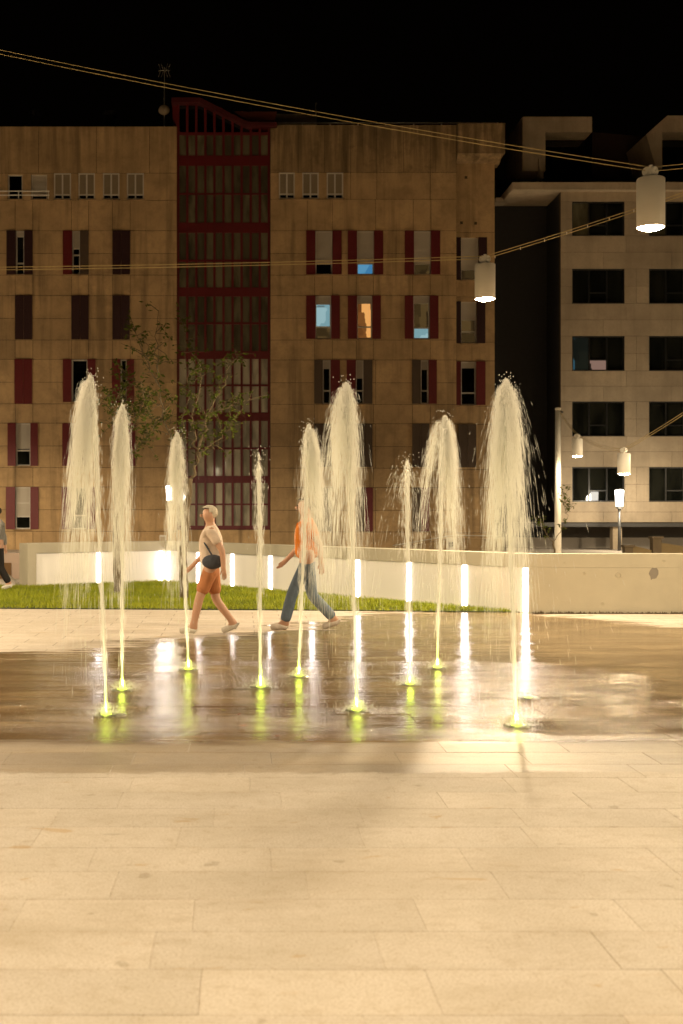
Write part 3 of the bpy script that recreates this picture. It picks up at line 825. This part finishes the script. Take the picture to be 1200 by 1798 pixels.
# cables
def cable(pts, rad, label, gap=.05, sag=.0, n=24):
    t = MB()
    for k in (-1, 1):
        path = []
        for (a, b, s) in pts:
            for i in range(n+1):
                f = i/n; v = Vector(a).lerp(Vector(b), f); v.z += -s*4*f*(1-f) + k*gap/2*(1 if True else 0)
                path.append(v)
        t.tube(path, rad, 5, True)
    return tag(t.build('suspension_cable', M['cable']), label, 'cable', 'suspension cables')
hookA = P(1143, 297, 15.2); hookB = P(852, 452, 20.6); hookC = P(1096, 790, 33.0); hookD = P(1014, 763, 40.0)
cable([(P(-500, -20, 15.2), hookA, .12), (hookA, P(1750, 210, 15.2),   .06)], .0042, 'double steel cable crossing the dark sky down to the nearest lamp', .05)
cable([(P(-420, 474, 21.5), hookB, .05), (hookB, P(1400, 270, 17.5), .04)], .0055, 'double steel cable crossing the brown block through the second lamp', .045)
cable([(P(982, 721, 41.0), hookD, .05), (hookD, hookC, .12), (hookC, P(1420, 570, 26), .1)], .007, 'sagging cable from the white pole through the two smallest lamps', .06)
m = MB()
for i in range(9):
    f = .05+.11*i+.02*math.sin(i*7.1); v = hookB.lerp(P(1400, 270, 17.5), f*.75); v.z -= .035
    m.box((v.x-.006, v.y-.006, v.z-.03), (v.x+.006, v.y+.006, v.z+.01))
tag(m.build('cable_ties', M['lamp_white']), 'tiny pale cable ties along the wire right of the second lamp', 'cable tie', kind='stuff')

# pole carrying the far end
pt = thing('lamp_pole', 'tall white tapered pole behind the wall at right', 'pole', (X(980, 41), 41, 0))
MB().tube([(0, 0, -.1), (0, 0, Z(719, 41))], [.115, .085], 16).build('shaft', M['lamp_white'], pt, True)
MB().lathe([(0, 0), (.10, 0), (.10, .05), (0, .07)], (0, 0, Z(719, 41)), 16).build('cap', M['lamp_white'], pt)
MB().tube([(0, -.02, Z(722, 41)), (.16, -.05, Z(724, 41))], .03, 8).build('cable_bracket', M['dark_metal'], pt)

# ------------------------------------------------------------------ small things behind the wall
g = thing('garden_wall', 'dark mossy stone wall with capped piers and a sloping top behind the wall at right', 'wall', (0, 0, 0))
dg = 44.0
for a, b, t_ in ((1098, 1112, 957), (1147, 1162, 942)):
    box('pier', (X(a, dg), dg, -.3), (X(b, dg), dg+.35, Z(t_+4, dg)), M['stone_dark'], g)
    box('pier_cap', (X(a-2, dg), dg-.04, Z(t_+4, dg)), (X(b+3, dg), dg+.39, Z(t_, dg)), M['stone_dark'], g)
for poly in (((1112.5, 958), (1146.5, 966), (1146.5, 985), (1112.5, 985)), ((1162.5, 953), (1240, 965), (1240, 985), (1162.5, 985))):
    MB().extrude_y([(X(a, dg), Z(b, dg)) for a, b in reversed(poly)], dg+.08, dg+.27).build('sloping_wall', plain('mossy_plaster', (.20, .14, .06), .85, .3, 3), g)
cb = thing('meter_cabinet', 'small white meter cabinet beyond the wall, below the right shutters', 'cabinet', P(793, 966, 50))
MB().box((-.16, 0, -.3), (.16, .25, .5)).build('housing', M['white_frame'], cb); MB().box((-.09, -.012, .12), (.09, .002, .34)).build('dial_window', M['glass_black'], cb)
cb = thing('junction_box', 'little pale junction box beside the left street lantern', 'box', P(286, 966, 52))
MB().box((-.13, 0, 0), (.13, .2, .62)).build('housing', M['white_frame'], cb); MB().box((-.10, -.01, .3), (.10, .002, .56)).build('door', M['pale'], cb)
rp = thing('ramp_wall', 'dark sloping ramp wall at the foot of the brown block', 'wall', (0, 0, 0))
MB().extrude_y([(X(a, 54), Z(b, 54)) for a, b in reversed(((690, 968), (690, 962), (795, 944), (880, 946), (880, 968)))], 53.8, 54.2).build('slab', M['conc_old'], rp)
MB().tube([P(690, 958, 53.7), P(795, 940, 53.7), P(880, 941, 53.7)], .02, 6).build('rail', M['steel'], rp)
ew = thing('stair_wall', 'low pinkish stair wall with brown opening at the left edge', 'wall', (0, 0, 0))
box('wall_slab', (X(-260, 31), 31, -.5), (X(46, 31), 31.3, Z(971, 31)), M['pink'], ew)
box('lower_face', (X(-260, 31), 30.94, -.5), (X(52, 31), 30.998, Z(988, 31)), M['pink'], ew)
box('opening_panel', (X(-40, 31), 30.90, -.05), (X(21, 31), 30.938, Z(988, 31)), plain('rust_brown', (.16, .085, .03), .8), ew)
hr = thing('stair_handrail', 'thin grey handrail sloping down at the left end of the wall', 'handrail', (0, 0, 0))
MB().tube([P(-60, 952, 28.6), P(7, 1003, 28.6), P(37, 1029, 28.6)], .024, 8).build('rail', M['steel'], hr)
for px, py in ((28, 1021), (-20, 982)): MB().tube([P(px, py, 28.6), Vector((X(px, 28.6), 28.6, -.01))], .016, 6).build('baluster', M['steel'], hr)

# ------------------------------------------------------------------ trees
def leaf_mat(name, c1, c2):
    t = NT(name); c = t.mix(t.noise(t.pos(), 5, 2), c1, c2)
    d = t.n('ShaderNodeBsdfDiffuse'); t.lk(c, d.inputs[0]); tr = t.n('ShaderNodeBsdfTranslucent'); t.lk(c, tr.inputs[0])
    m = t.n('ShaderNodeMixShader'); m.inputs[0].default_value = .3; t.lk(d.outputs[0], m.inputs[1]); t.lk(tr.outputs[0], m.inputs[2])
    t.lk(m.outputs[0], t.out.inputs[0]); return t.m
M['leaf'] = leaf_mat('oak_leaf', (.10, .115, .02), (.045, .06, .012))
def tree(label, base, limbs, nleaf, seed, group='young trees on the lawn', lsz=.055, tr=.075, name='young_tree'):
    """limbs: lists of points (px,py,depth offset) with start and end radius"""
    rg = random.Random(seed); d = base.y
    t = thing(name, label, 'tree', tuple(base), group)
    tm = MB(); lf = MB()
    def wob(pts, k=.02, sub=5):
        out = []
        for a, b in zip(pts, pts[1:]):
            for i in range(sub):
                v = a.lerp(b, i/sub)
                if out: v = v+Vector((rg.gauss(0, k), rg.gauss(0, k), rg.gauss(0, k*.4)))
                out.append(v)
        out.append(pts[-1]); return out
    first = True; tmesh = None
    for pts, r0, r1 in limbs:
        pp = [P(a, b, d+c)-base for a, b, c in pts]
        if first: pp[0] = Vector((0, 0, -.05))
        pp = wob(pp, .012 if first else .03)
        rr = [(1.0 if first else .62)*(r0+(r1-r0)*i/(len(pp)-1)) for i in range(len(pp))]
        mb = MB(); mb.tube(pp, rr, 8); mb.build('trunk' if first else 'limb', M['bark'], t, True)
        if not first:
            # twigs with leaves
            for i in range(max(6, int(nleaf*len(pp)))):
                f = rg.uniform(.12, 1)**.8; j = min(int(f*(len(pp)-1)), len(pp)-2); s = pp[j].lerp(pp[j+1], rg.random())
                dr = Vector((rg.gauss(0, 1), rg.gauss(0, 1), rg.gauss(.35, .7))).normalized(); L = rg.uniform(.12, .55)*(1.15-.4*f)
                e = s+dr*L; mid_ = s.lerp(e, .5)+Vector((0, 0, .03))
                tm.tube([s, mid_, e], [.008, .006, .003], 4, False)
                for q in range(rg.randint(3, 9)):
                    c = s.lerp(e, rg.uniform(.3, 1.05))+Vector((rg.gauss(0, .035), rg.gauss(0, .035), rg.gauss(0, .035)))
                    sz = lsz*rg.uniform(.6, 1.15)
                    u = Vector((rg.gauss(0, 1), rg.gauss(0, 1), rg.gauss(0, .7))).normalized(); w = u.cross(Vector((rg.gauss(0, 1), rg.gauss(0, 1), rg.gauss(0, 1)))).normalized()
                    k = len(lf.v); lf.v += [tuple(c-u*sz), tuple(c+w*sz*.42), tuple(c+u*sz), tuple(c-w*sz*.42)]; lf.f.append((k, k+1, k+2, k+3))
        first = False
    tag(tm.build('twigs', M['bark'], t), kind='stuff')
    tag(lf.build('crown', M['leaf'], t), kind='stuff')
    return t
b1 = P(207, 1043, 25.0); b1.z = 0
tree('young tree standing left on the lawn with a straight slim trunk', b1, [
  ([(207, 1043, 0), (205, 930, 0), (208, 840, 0), (213, 770, 0)], .085, .045),
  ([(213, 775, 0), (211, 720, .1), (219, 680, .2), (222, 655, .2)], .035, .008),
  ([(213, 790, 0), (200, 740, -.2), (190, 690, -.3)], .03, .007),
  ([(213, 790, 0), (235, 745, .3), (250, 710, .4), (262, 690, .5)], .03, .007),
  ([(210, 810, 0), (235, 790, -.3), (262, 765, -.5), (275, 740, -.6)], .028, .006)], 2.2, 21)
b2 = P(323, 1053, 23.3); b2.z = 0
tree('young tree standing right on the lawn with a spreading forked crown', b2, [
  ([(323, 1053, 0), (323, 980, 0), (327, 900, 0), (334, 840, 0)], .085, .055),
  ([(334, 842, 0), (352, 790, .1), (364, 730, .2), (385, 690, .2), (402, 650, .2), (414, 612, .2)], .045, .010),
  ([(330, 850, 0), (308, 800, -.2), (293, 740, -.3), (281, 680, -.3), (272, 620, -.3), (279, 545, -.3)], .04, .006),
  ([(345, 815, 0), (341, 770, -.4), (339, 730, -.5), (352, 660, -.6), (349, 630, -.6)], .03, .006),
  ([(362, 735, .2), (385, 722, .5), (410, 712, .7), (440, 700, .9)], .024, .005),
  ([(352, 790, .1), (375, 785, -.3), (395, 760, -.5), (412, 735, -.6)], .024, .005),
  ([(330, 845, 0), (315, 790, .4), (330, 700, .6), (325, 620, .7), (322, 560, .7)], .03, .005),
  ([(281, 680, -.3), (262, 640, -.2), (245, 600, -.1), (232, 578, 0)], .018, .004),
  ([(293, 740, -.3), (270, 735, -.5), (250, 690, -.6)], .018, .004)], 1.25, 22)
b3 = P(973, 985, 37.0); b3.z = 0
tree('thin sapling behind the wall just left of the white pole', b3, [
  ([(974, 985, 0), (974, 965, 0), (971, 950, 0)], .035, .025),
  ([(971, 951, 0), (957, 935, 0), (950, 915, 0)], .018, .006),
  ([(971, 951, 0), (984, 935, .1), (996, 912, .2), (993, 885, .2), (999, 850, .2)], .018, .005)], .9, 23, lsz=.06)

# ------------------------------------------------------------------ fountain jets
def jet(base_px, top_px, label, drift, n_fall, spread, seed, plume=True, n_out=60, power=60):
    rg = random.Random(seed)
    d = CH*F/(base_px[1]-HY); bx = X(base_px[0], d)
    H = Z(top_px[1], d); lean = X(top_px[0], d)-bx
    t = thing('fountain_jet', label, 'fountain jet', (bx, d, 0), 'ground fountain jets')
    # nozzle plate with ring, LED and water column
    MB().lathe([(.0, .004), (.05, .004), (.05, .010), (.085, .012), (.10, .004), (.105, -.005)], seg=28).build('nozzle_plate', M['grate'], t)
    MB().lathe([(.016, .0135), (.040, .0135), (.040, .011)], seg=20).build('light_ring', M['led'], t)
    g = 9.81; v0 = math.sqrt(2*g*H); T = v0/g
    wob = [rg.uniform(-1, 1) for _ in range(12)]
    def axis(f):      # f = height fraction 0..1 along the climb
        return Vector((lean*(f**1.15)+.006*math.sin(f*9+wob[0]*3)*f, .03*wob[1]*f, H*f))
    pts = []; rad = []
    ns = 40
    for i in range(ns+1):
        f = i/ns*(.93 if plume else .97); pts.append(axis(f))
        rad.append((.0105+.012*f**1.5)*(1+.10*rg.uniform(-1, 1)))
    rad[-1] = .003
    MB().tube(pts, rad, 10).build('water_column', M['jet'], t, True)
    sp = MB()
    def streak(p0, p1, r, seg=3):
        dirv = (p1-p0)
        if dirv.length < 1e-5: return
        u = dirv.cross(Vector((0, 1, .1))).normalized() if abs(dirv.normalized().y) < .95 else Vector((1, 0, 0))
        w = dirv.normalized().cross(u)
        k = len(sp.v); mid_ = p0.lerp(p1, .45)
        sp.v += [tuple(p0)] + [tuple(mid_+(u*math.cos(a)+w*math.sin(a))*r) for a in (0, 2.094, 4.189)] + [tuple(p1)]
        sp.f += [(k, k+1, k+2), (k, k+2, k+3), (k, k+3, k+1), (k+4, k+2, k+1), (k+4, k+3, k+2), (k+4, k+1, k+3)]
    # climbing threads round the column
    for i in range(420):
        f = rg.random()**.55*.95; a = axis(f); s = .010+.020*f
        o = Vector((rg.gauss(0, s), rg.gauss(0, s), 0)); L = .16*(1-f)+.03
        streak(a+o, a+o*1.05+Vector((lean/H*L, 0, L)), rg.uniform(.0016, .003))
    # falling water: each thread leaves the top with its own sideways speed
    groups = [(rg.gauss(0, spread*1.05), rg.gauss(0, spread*.8)) for _ in range(11)]     # the plume falls in ropes
    n_fall = int(n_fall*7.5); spread *= .84*rg.uniform(.85, 1.15)
    for i in range(n_fall):
        hf = 1-abs(rg.gauss(0, .05)) - (.10*rg.random() if rg.random() < .35 else 0)
        hf = min(hf, 1.0); top_j = rg.gauss(0, .012)
        a = axis(min(hf, 1))
        if rg.random() < .80:
            gx, gy = groups[int(11*rg.random()**1.5)]; vx, vy = rg.gauss(gx, spread*.17), rg.gauss(gy, spread*.22)
        else: vx, vy = rg.gauss(0, spread), rg.gauss(0, spread)
        vx += drift
        tt = rg.random()**1.2*T*1.02; ta = tt+.11
        z = a.z+top_j-.5*g*tt*tt
        if z < .03: continue
        if rg.random() > math.exp(-4.6*max(0, .90-z/H)-7*max(0, .52-z/H)): continue
        dt = rg.uniform(.015, .07)
        t2 = tt+dt; z2 = max(a.z-.5*g*t2*t2, .0)
        e = Vector((rg.gauss(0, .018), rg.gauss(0, .018), 0))
        streak(Vector((a.x+vx*ta, a.y+vy*ta, z))+e, Vector((a.x+vx*(ta+dt), a.y+vy*(ta+dt), z2))+e, rg.uniform(.0006, .0015))
    # boiling crest
    for i in range(int(n_fall*.24)):
        f = 1-abs(rg.gauss(0, .045)); a = axis(min(f, 1)); a.z = min(H*f, H*1.0)
        w_ = .012+.17*spread/.16*max(0, 1-f)**.7
        p = a+Vector((rg.gauss(drift*.1, w_*.55), rg.gauss(0, w_*.55), rg.gauss(0, .01)))
        streak(p, p+Vector((rg.gauss(0, .006), rg.gauss(0, .006), rg.uniform(.01, .04))), rg.uniform(.0014, .003))
    for i in range(26):
        p = axis(1)+Vector((rg.gauss(0, .045), rg.gauss(0, .045), rg.uniform(-.05, .09)))
        streak(p, p+Vector((0, 0, .012)), .004)
    # loose drops flung outwards
    for i in range(n_out):
        vx = rg.gauss(drift, spread*2.6); vy = rg.gauss(0, spread*2); hf = rg.uniform(.45, .97); a = axis(hf)
        up_ = rg.uniform(.2, 1.6); tt = rg.uniform(.02, .75)
        z = a.z+up_*tt-.5*g*tt*tt
        if z < .02: continue
        dt = rg.uniform(.006, .022); t2 = tt+dt; z2 = a.z+up_*t2-.5*g*t2*t2
        streak(Vector((a.x+vx*tt, a.y+vy*tt, z)), Vector((a.x+vx*t2, a.y+vy*t2, z2)), rg.uniform(.0011, .0024))
    tag(sp.build('falling_water', M['spray'], t), kind='stuff')
    # splash at the foot
    sp = MB()
    for i in range(420):
        a = rg.uniform(0, 6.283); r = abs(rg.gauss(0, .09)); z = rg.random()**2*.10*math.exp(-r*6)+.004
        p = Vector((r*math.cos(a), r*math.sin(a), z)); streak(p, p+Vector((.012*math.cos(a), .012*math.sin(a), rg.uniform(.004, .03))), rg.uniform(.0015, .003))
    for i in range(170):
        a = rg.uniform(0, 6.283); r = rg.uniform(.1, .75)**1; z = .002+rg.random()**3*.05
        p = Vector((drift*.6+r*math.cos(a), r*math.sin(a), z)); streak(p, p+Vector((0, 0, rg.uniform(.006, .03))), rg.uniform(.0007, .0013))
    tag(sp.build('splash', M['spray'], t), kind='stuff')
    L = bpy.data.lights.new('jet_light', 'SPOT'); L.energy = power*4.5; L.color = (1.0, .90, .52); L.spot_size = R(20); L.spot_blend = .9; L.shadow_soft_size = .03
    lo = bpy.data.objects.new('jet_light', L); C.objects.link(lo); lo.parent = t; lo.location = (-lean*.02, -.045, .02)
    lo.rotation_euler = Vector((lean, .06, H)).to_track_quat('-Z', 'Y').to_euler()
    L3 = bpy.data.lights.new('jet_core_light', 'SPOT'); L3.energy = power*1.3; L3.color = (.70, 1.0, .06); L3.spot_size = R(60); L3.spot_blend = 1; L3.shadow_soft_size = .008
    lo = bpy.data.objects.new('jet_core_light', L3); C.objects.link(lo); lo.parent = t; lo.location = (0, 0, .02)
    lo.rotation_euler = Vector((lean, 0, H)).to_track_quat('-Z', 'Y').to_euler()
    L2 = bpy.data.lights.new('jet_glow', 'POINT'); L2.energy = power*.006; L2.color = (.72, 1.0, .06); L2.shadow_soft_size = .03
    lo = bpy.data.objects.new('jet_glow', L2); C.objects.link(lo); lo.parent = t; lo.location = (0, -.05, .07)
    return t
JETS = [
 ((187, 1256), (163, 668), 'tall jet at far left whose water falls to its left', -.17, 3000, .085, 101, True, 60),
 ((215, 1212), (214, 718), 'jet second from the left in front of the slim tree', .02, 2600, .13, 102, True, 50),
 ((331, 1176), (313, 766), 'low jet third from the left before the stairwell', -.06, 2300, .11, 103, True, 50),
 ((458, 1207), (456, 800), 'thin straight jet with hardly any plume in front of the stairwell edge', 0.0, 60, .10, 104, False, 40),
 ((525, 1188), (543, 752), 'jet left of the tall centre jet, leaning right', .04, 2500, .13, 105, True, 70),
 ((627, 1248), (611, 680), 'tall jet in the centre of the row with a full plume', -.04, 3400, .16, 106, True, 150),
 ((720, 1202), (715, 812), 'thin jet right of the centre with a sparse spray', .0, 130, .30, 107, False, 160),
 ((768, 1173), (781, 736), 'jet second from the right spraying widely before the set-back bay', .06, 3300, .16, 108, True, 330),
 ((907, 1275), (886, 676), 'broad jet at far right with drops flying to its right', .06, 5000, .20, 109, True, 420),
]
for j in JETS: jet(*j)
nz = thing('fountain_nozzle', 'idle flush nozzle with a small green glow right of the far right jet', 'nozzle', (X(928, 10.86), 10.86, 0))
MB().lathe([(.0, .004), (.05, .004), (.05, .010), (.085, .012), (.10, .004), (.105, -.005)], seg=28).build('plate', M['grate'], nz)
MB().lathe([(.012, .0135), (.030, .0135), (.030, .011)], seg=20).build('light_ring', M['led'], nz)
cv = thing('drain_cover', 'small pale metal cover plate lying beside the far left jet', 'cover', (X(209, 9.95), 9.95, 0))
MB().lathe([(0, .006), (.06, .006), (.065, .002), (.066, -.004)], seg=20).build('plate', M['steel'], cv)
MB().tube([(-.02, 0, .007), (.02, 0, .007)], .004, 6).build('finger_pull', M['dark_metal'], cv)

# ------------------------------------------------------------------ fallen leaves
fl_m = [plain('orange_leaf', (.45, .14, .01), .6), plain('rust_leaf', (.22, .07, .015), .6), plain('olive_leaf', (.16, .13, .01), .6)]
for i, (px, py, mi, lab) in enumerate(((427, 1275, 0, 'orange fallen leaf on the wet stone below the thin straight jet'), (420, 1256, 1, 'rust brown fallen leaf just behind the orange leaf'),
        (391, 1248, 2, 'olive fallen leaf left of the rust brown leaf'), (486, 1294, 1, 'brown fallen leaf at the front edge of the wet field'))):
    d = CH*F/(py-HY); m = MB(); rg = random.Random(i)
    L = .035; m.v = [(-L, 0, .004), (-L*.3, -L*.45, .010), (L*.5, -L*.35, .006), (L, 0, .014), (L*.5, L*.35, .008), (-L*.3, L*.45, .005), (0, 0, .003)]
    m.f = [(6, 0, 1), (6, 1, 2), (6, 2, 3), (6, 3, 4), (6, 4, 5), (6, 5, 0)]
    o = m.build('fallen_leaf', fl_m[mi]); o.location = (X(px, d), d, .001); o.rotation_euler = (0, 0, i*1.3)
    tag(o, lab, 'leaf', 'fallen leaves')

# ------------------------------------------------------------------ people
def skin_mesh(name, nodes, edges, mat, parent, root=0, sub=2):
    me = bpy.data.meshes.new(name); me.from_pydata([n[0] for n in nodes], edges, []); me.materials.append(mat)
    o = bpy.data.objects.new(name, me); C.objects.link(o); o.parent = parent
    sk = o.modifiers.new('skin', 'SKIN'); sk.use_smooth_shade = True
    sv = me.skin_vertices[0].data
    for i, n_ in enumerate(nodes):
        r = n_[1]; kf = 1.15 if (r[0] if hasattr(r, '__len__') else r) > .02 else 1.0
        sv[i].radius = tuple(q*kf for q in r) if hasattr(r, '__len__') else (r*kf, r*kf); sv[i].use_root = (i == root)
    ss = o.modifiers.new('sub', 'SUBSURF'); ss.levels = sub; ss.render_levels = sub
    return o
def ellipsoid(name, c, r, mat, parent, cut=None, seg=16, rings=10):
    bm = bmesh.new(); bmesh.ops.create_uvsphere(bm, u_segments=seg, v_segments=rings, radius=1)
    for v in bm.verts: v.co = Vector((c[0]+v.co.x*r[0], c[1]+v.co.y*r[1], c[2]+v.co.z*r[2]))
    if cut: bmesh.ops.delete(bm, geom=[v for v in bm.verts if cut(v.co)], context='VERTS')
    for f in bm.faces: f.smooth = True
    me = bpy.data.meshes.new(name); bm.to_mesh(me); bm.free(); me.materials.append(mat)
    return link(name, me, parent)
def cloth(name, col):
    t = NT(name); p = t.objpos()
    fold = t.noise(t.scale(p, (1, 1, .55)), 9, 4, .6, .8)
    c = t.mix(t.math('MULTIPLY', t.ramp(fold, .4, .75), .35), col, tuple(x*.55 for x in col))
    t.principled(c, .88, t.bump(fold, .9, .03), Specular_IOR_Level=.2); return t.m
SKIN = plain('skin', (.48, .27, .17), .55, .05, 6)
def person(loc, h, label, heading, pose, shirt, legs, shoe, hair, shorts=False, cap=None, bag=None):
    """walks along local -x before the heading is applied"""
    t = thing('person', label, 'person', loc); t.rotation_euler = (0, 0, heading)
    s = h/1.75
    def V(x, y, z): return (x*s, y*s, z*s)
    st = pose.get('stride', .30)
    # joints (side 1 = viewer side / front leg by pose)
    hip = {k: (0.0, k*.085, .92) for k in (-1, 1)}
    fr_, bk = pose.get('front', 1), -pose.get('front', 1)
    knee = {fr_: (-st*.62, fr_*.09, .50), bk: (st*.20, bk*.09, .47)}
    ank = {fr_: (-st*.95, fr_*.09, .085), bk: (st*1.15, bk*.09, .13)}
    toe = {fr_: (-st*.95-.16, fr_*.10, .055), bk: (st*1.15-.15, bk*.10, .035)}
    heel = {fr_: (-st*.95+.05, fr_*.09, .04), bk: (st*1.15+.05, bk*.09, .10)}
    sho = {k: (-.01, k*.175, 1.43) for k in (-1, 1)}
    sw = pose.get('swing', .20)
    elb = {fr_: (sw*.75, fr_*.235, 1.15), bk: (-sw*.35, bk*.235, 1.14)}
    wri = {fr_: (sw*.85, fr_*.245, .91), bk: (-sw*1.35, bk*.235, .93)}
    N = []; Ed = []
    def nd(p, r): N.append((V(*p), tuple(v*s for v in r) if hasattr(r, '__len__') else r*s)); return len(N)-1
    def ed(a, b): Ed.append((a, b))
    pel = nd((0, 0, .96), (.10, .145)); wa = nd((-.005, 0, 1.10), (.088, .125)); ch = nd((-.01, 0, 1.29), (.105, .155)); nb_ = nd((-.005, 0, 1.45), (.065, .085))
    nk = nd((-.014, 0, 1.515), (.047, .047)); jaw = nd((-.052, 0, 1.592), (.076, .064)); chin = nd((-.098, 0, 1.566), .030); ed(jaw, chin); hd = nd((-.045, 0, 1.665), (.106, .082)); tp = nd((-.032, 0, 1.73), (.072, .058))
    for a, b in ((pel, wa), (wa, ch), (ch, nb_), (nb_, nk), (nk, jaw), (jaw, hd), (hd, tp)): ed(a, b)
    for k in (-1, 1):
        s0 = nd(sho[k], .055); e0 = nd(elb[k], .040); w0 = nd(wri[k], .026); ed(nb_, s0); ed(s0, e0); ed(e0, w0)
        wv = Vector(wri[k]); dv = (wv-Vector(elb[k])).normalized()
        pm = nd(tuple(wv+dv*.065), (.018, .036)); ed(w0, pm)
        for q in range(4):
            b_ = wv+dv*.09+Vector((-.026+.0175*q, 0, 0)); L = (.058, .07, .066, .05)[q]
            f1 = nd(tuple(b_), .0088); f2 = nd(tuple(b_+dv*L*.55+Vector((-.004, -k*.004, 0))), .008); f3 = nd(tuple(b_+dv*L+Vector((-.010, -k*.016, 0))), .0065)
            ed(pm, f1); ed(f1, f2); ed(f2, f3)
        t1 = nd(tuple(wv+dv*.035+Vector((-.036, 0, 0))), .0105); t2 = nd(tuple(wv+dv*.085+Vector((-.052, 0, 0))), .0085); ed(w0, t1); ed(t1, t2)
        h0 = nd(hip[k], .085); k0 = nd(knee[k], .056); kc = nd(tuple(Vector(knee[k]).lerp(Vector(ank[k]), .3)), .056); a0 = nd(ank[k], .036)
        ed(pel, h0); ed(h0, k0); ed(k0, kc); ed(kc, a0)
        hl = nd(heel[k], .034); tt = nd(toe[k], .03); ed(a0, hl); ed(a0, tt)
    body = skin_mesh('body', N, Ed, SKIN, t)
    # face
    ellipsoid('nose', V(-.146, 0, 1.632), V(.018, .012, .022), SKIN, body, seg=8, rings=6)
    for k in (-1, 1):
        ellipsoid('eye', V(-.131, k*.032, 1.662), V(.010, .012, .008), M['dark_metal'], body, seg=8, rings=6)
        ellipsoid('ear', V(-.035, k*.080, 1.645), V(.022, .010, .032), SKIN, body, seg=8, rings=6)
    ellipsoid('mouth', V(-.126, 0, 1.594), V(.008, .022, .006), plain('lips', (.35, .12, .09), .5), body, seg=8, rings=6)
    hc = V(-.034, 0, 1.676)
    ellipsoid('hair', hc, V(.122, .100, .104), cloth('hair_'+hair[0], hair[1]), t, cut=lambda c: (c.z < hc[2]+.035*s and c.x < hc[0]-.035*s) or (c.z < hc[2]-.01*s and c.x < hc[0]+.03*s) or c.z < hc[2]-.085*s)
    if cap:
        cm = cloth('cap_cloth', cap)
        cp = ellipsoid('cap', (hc[0], hc[1], hc[2]+.012*s), V(.114, .096, .098), cm, t, cut=lambda c: c.z < hc[2]+.015*s)
        ellipsoid('brim', (hc[0]-.13*s, hc[1], hc[2]+.03*s), V(.075, .072, .012), cm, cp)
    # shirt
    N = []; Ed = []
    a = nd((0, 0, .93), (.118, .162)); b = nd((-.005, 0, 1.10), (.106, .146)); c = nd((-.01, 0, 1.29), (.122, .172)); e = nd((-.005, 0, 1.44), (.082, .108)); f = nd((-.014, 0, 1.49), (.062, .064))
    for q in ((a, b), (b, c), (c, e), (e, f)): ed(*q)
    for k in (-1, 1):
        s0 = nd(sho[k], .074); m0 = nd(tuple(Vector(sho[k]).lerp(Vector(elb[k]), .45)), .066); ed(e, s0); ed(s0, m0)
        if shirt[2] > .5:
            e0 = nd(elb[k], .056); w0 = nd(tuple(Vector(elb[k]).lerp(Vector(wri[k]), .92)), .042); ed(m0, e0); ed(e0, w0)
        else:
            m1 = nd(tuple(Vector(sho[k]).lerp(Vector(elb[k]), .72)), .062); ed(m0, m1)
    skin_mesh('shirt', N, Ed, cloth(shirt[0], shirt[1]), t)
    # trousers or shorts
    N = []; Ed = []
    a = nd((0, 0, 1.02), (.108, .15)); b = nd((0, 0, .93), (.116, .158)); ed(a, b)
    for k in (-1, 1):
        h0 = nd((hip[k][0], hip[k][1], .88), .098); ed(b, h0); th = nd(tuple(Vector(hip[k]).lerp(Vector(knee[k]), .55)), .090 if shorts else .082); ed(h0, th)
        if shorts:
            k0 = nd(tuple(Vector(hip[k]).lerp(Vector(knee[k]), .9)), .088); ed(th, k0)
        else:
            k0 = nd(knee[k], .070); cf = nd(tuple(Vector(knee[k]).lerp(Vector(ank[k]), .45)), .070); a0 = nd(tuple(Vector(knee[k]).lerp(Vector(ank[k]), .94)), .066); ed(th, k0); ed(k0, cf); ed(cf, a0)
    skin_mesh('shorts' if shorts else 'trousers', N, Ed, cloth(legs[0], legs[1]), t, root=0)
    for k in (-1, 1):
        N = []; Ed = []
        an_ = Vector(ank[k]); he = Vector(heel[k]); to = Vector(toe[k])
        q0 = nd(tuple(an_+Vector((.005, 0, -.005))), .045); q1 = nd(tuple(he), .042); q2 = nd(tuple(he.lerp(to, .55)+Vector((0, 0, .012))), (.042, .046)); q3 = nd(tuple(to+Vector((-.03, 0, 0))), (.034, .042))
        ed(q0, q1); ed(q0, q2); ed(q2, q3)
        skin_mesh('shoe', N, Ed, cloth('shoe_cloth', shoe), t)
    if bag:
        bg_ = ellipsoid('waist_bag', V(.02, pose.get('bagside', -1)*.17, 1.0), V(.15, .06, .10), cloth('bag_cloth', bag), t)
        MB().tube([V(.02, pose.get('bagside', -1)*.19, 1.07), V(-.11, pose.get('bagside', -1)*.10, 1.28), V(-.06, -pose.get('bagside', -1)*.06, 1.47)], .012*s, 6).build('strap', bg_.data.materials[0], bg_)
    return t
dA = CH*F/(1113-HY); dB = CH*F/(1107-HY)
person((X(372, dA), dA, 0), 1.69, 'pale-haired person in beige shirt and orange shorts walking left before the lawn', 0, dict(stride=.27, front=-1, swing=.2, bagside=-1),
       ('beige_cotton', (.62, .50, .40), 0), ('orange_cotton', (.46, .19, .08)), (.60, .55, .47), ('fair', (.50, .44, .34)), True, None, (.07, .075, .09))
person((X(540, dB), dB, 0), 1.80, 'person in orange shirt and blue jeans walking left before the lawn', 0, dict(stride=.33, front=-1, swing=.2),
       ('orange_shirt', (.62, .19, .025), 0), ('blue_denim', (.13, .17, .22)), (.58, .50, .42), ('brown', (.07, .04, .02)))
dC = 26.0
person((X(-4, dC), dC, .012), 1.72, 'person in grey jumper and dark trousers cut off by the left edge', R(30), dict(stride=.2, front=1, swing=.3),
       ('grey_wool', (.28, .26, .23), 1), ('dark_trousers', (.025, .022, .02)), (.62, .58, .5), ('dark', (.04, .03, .02)))
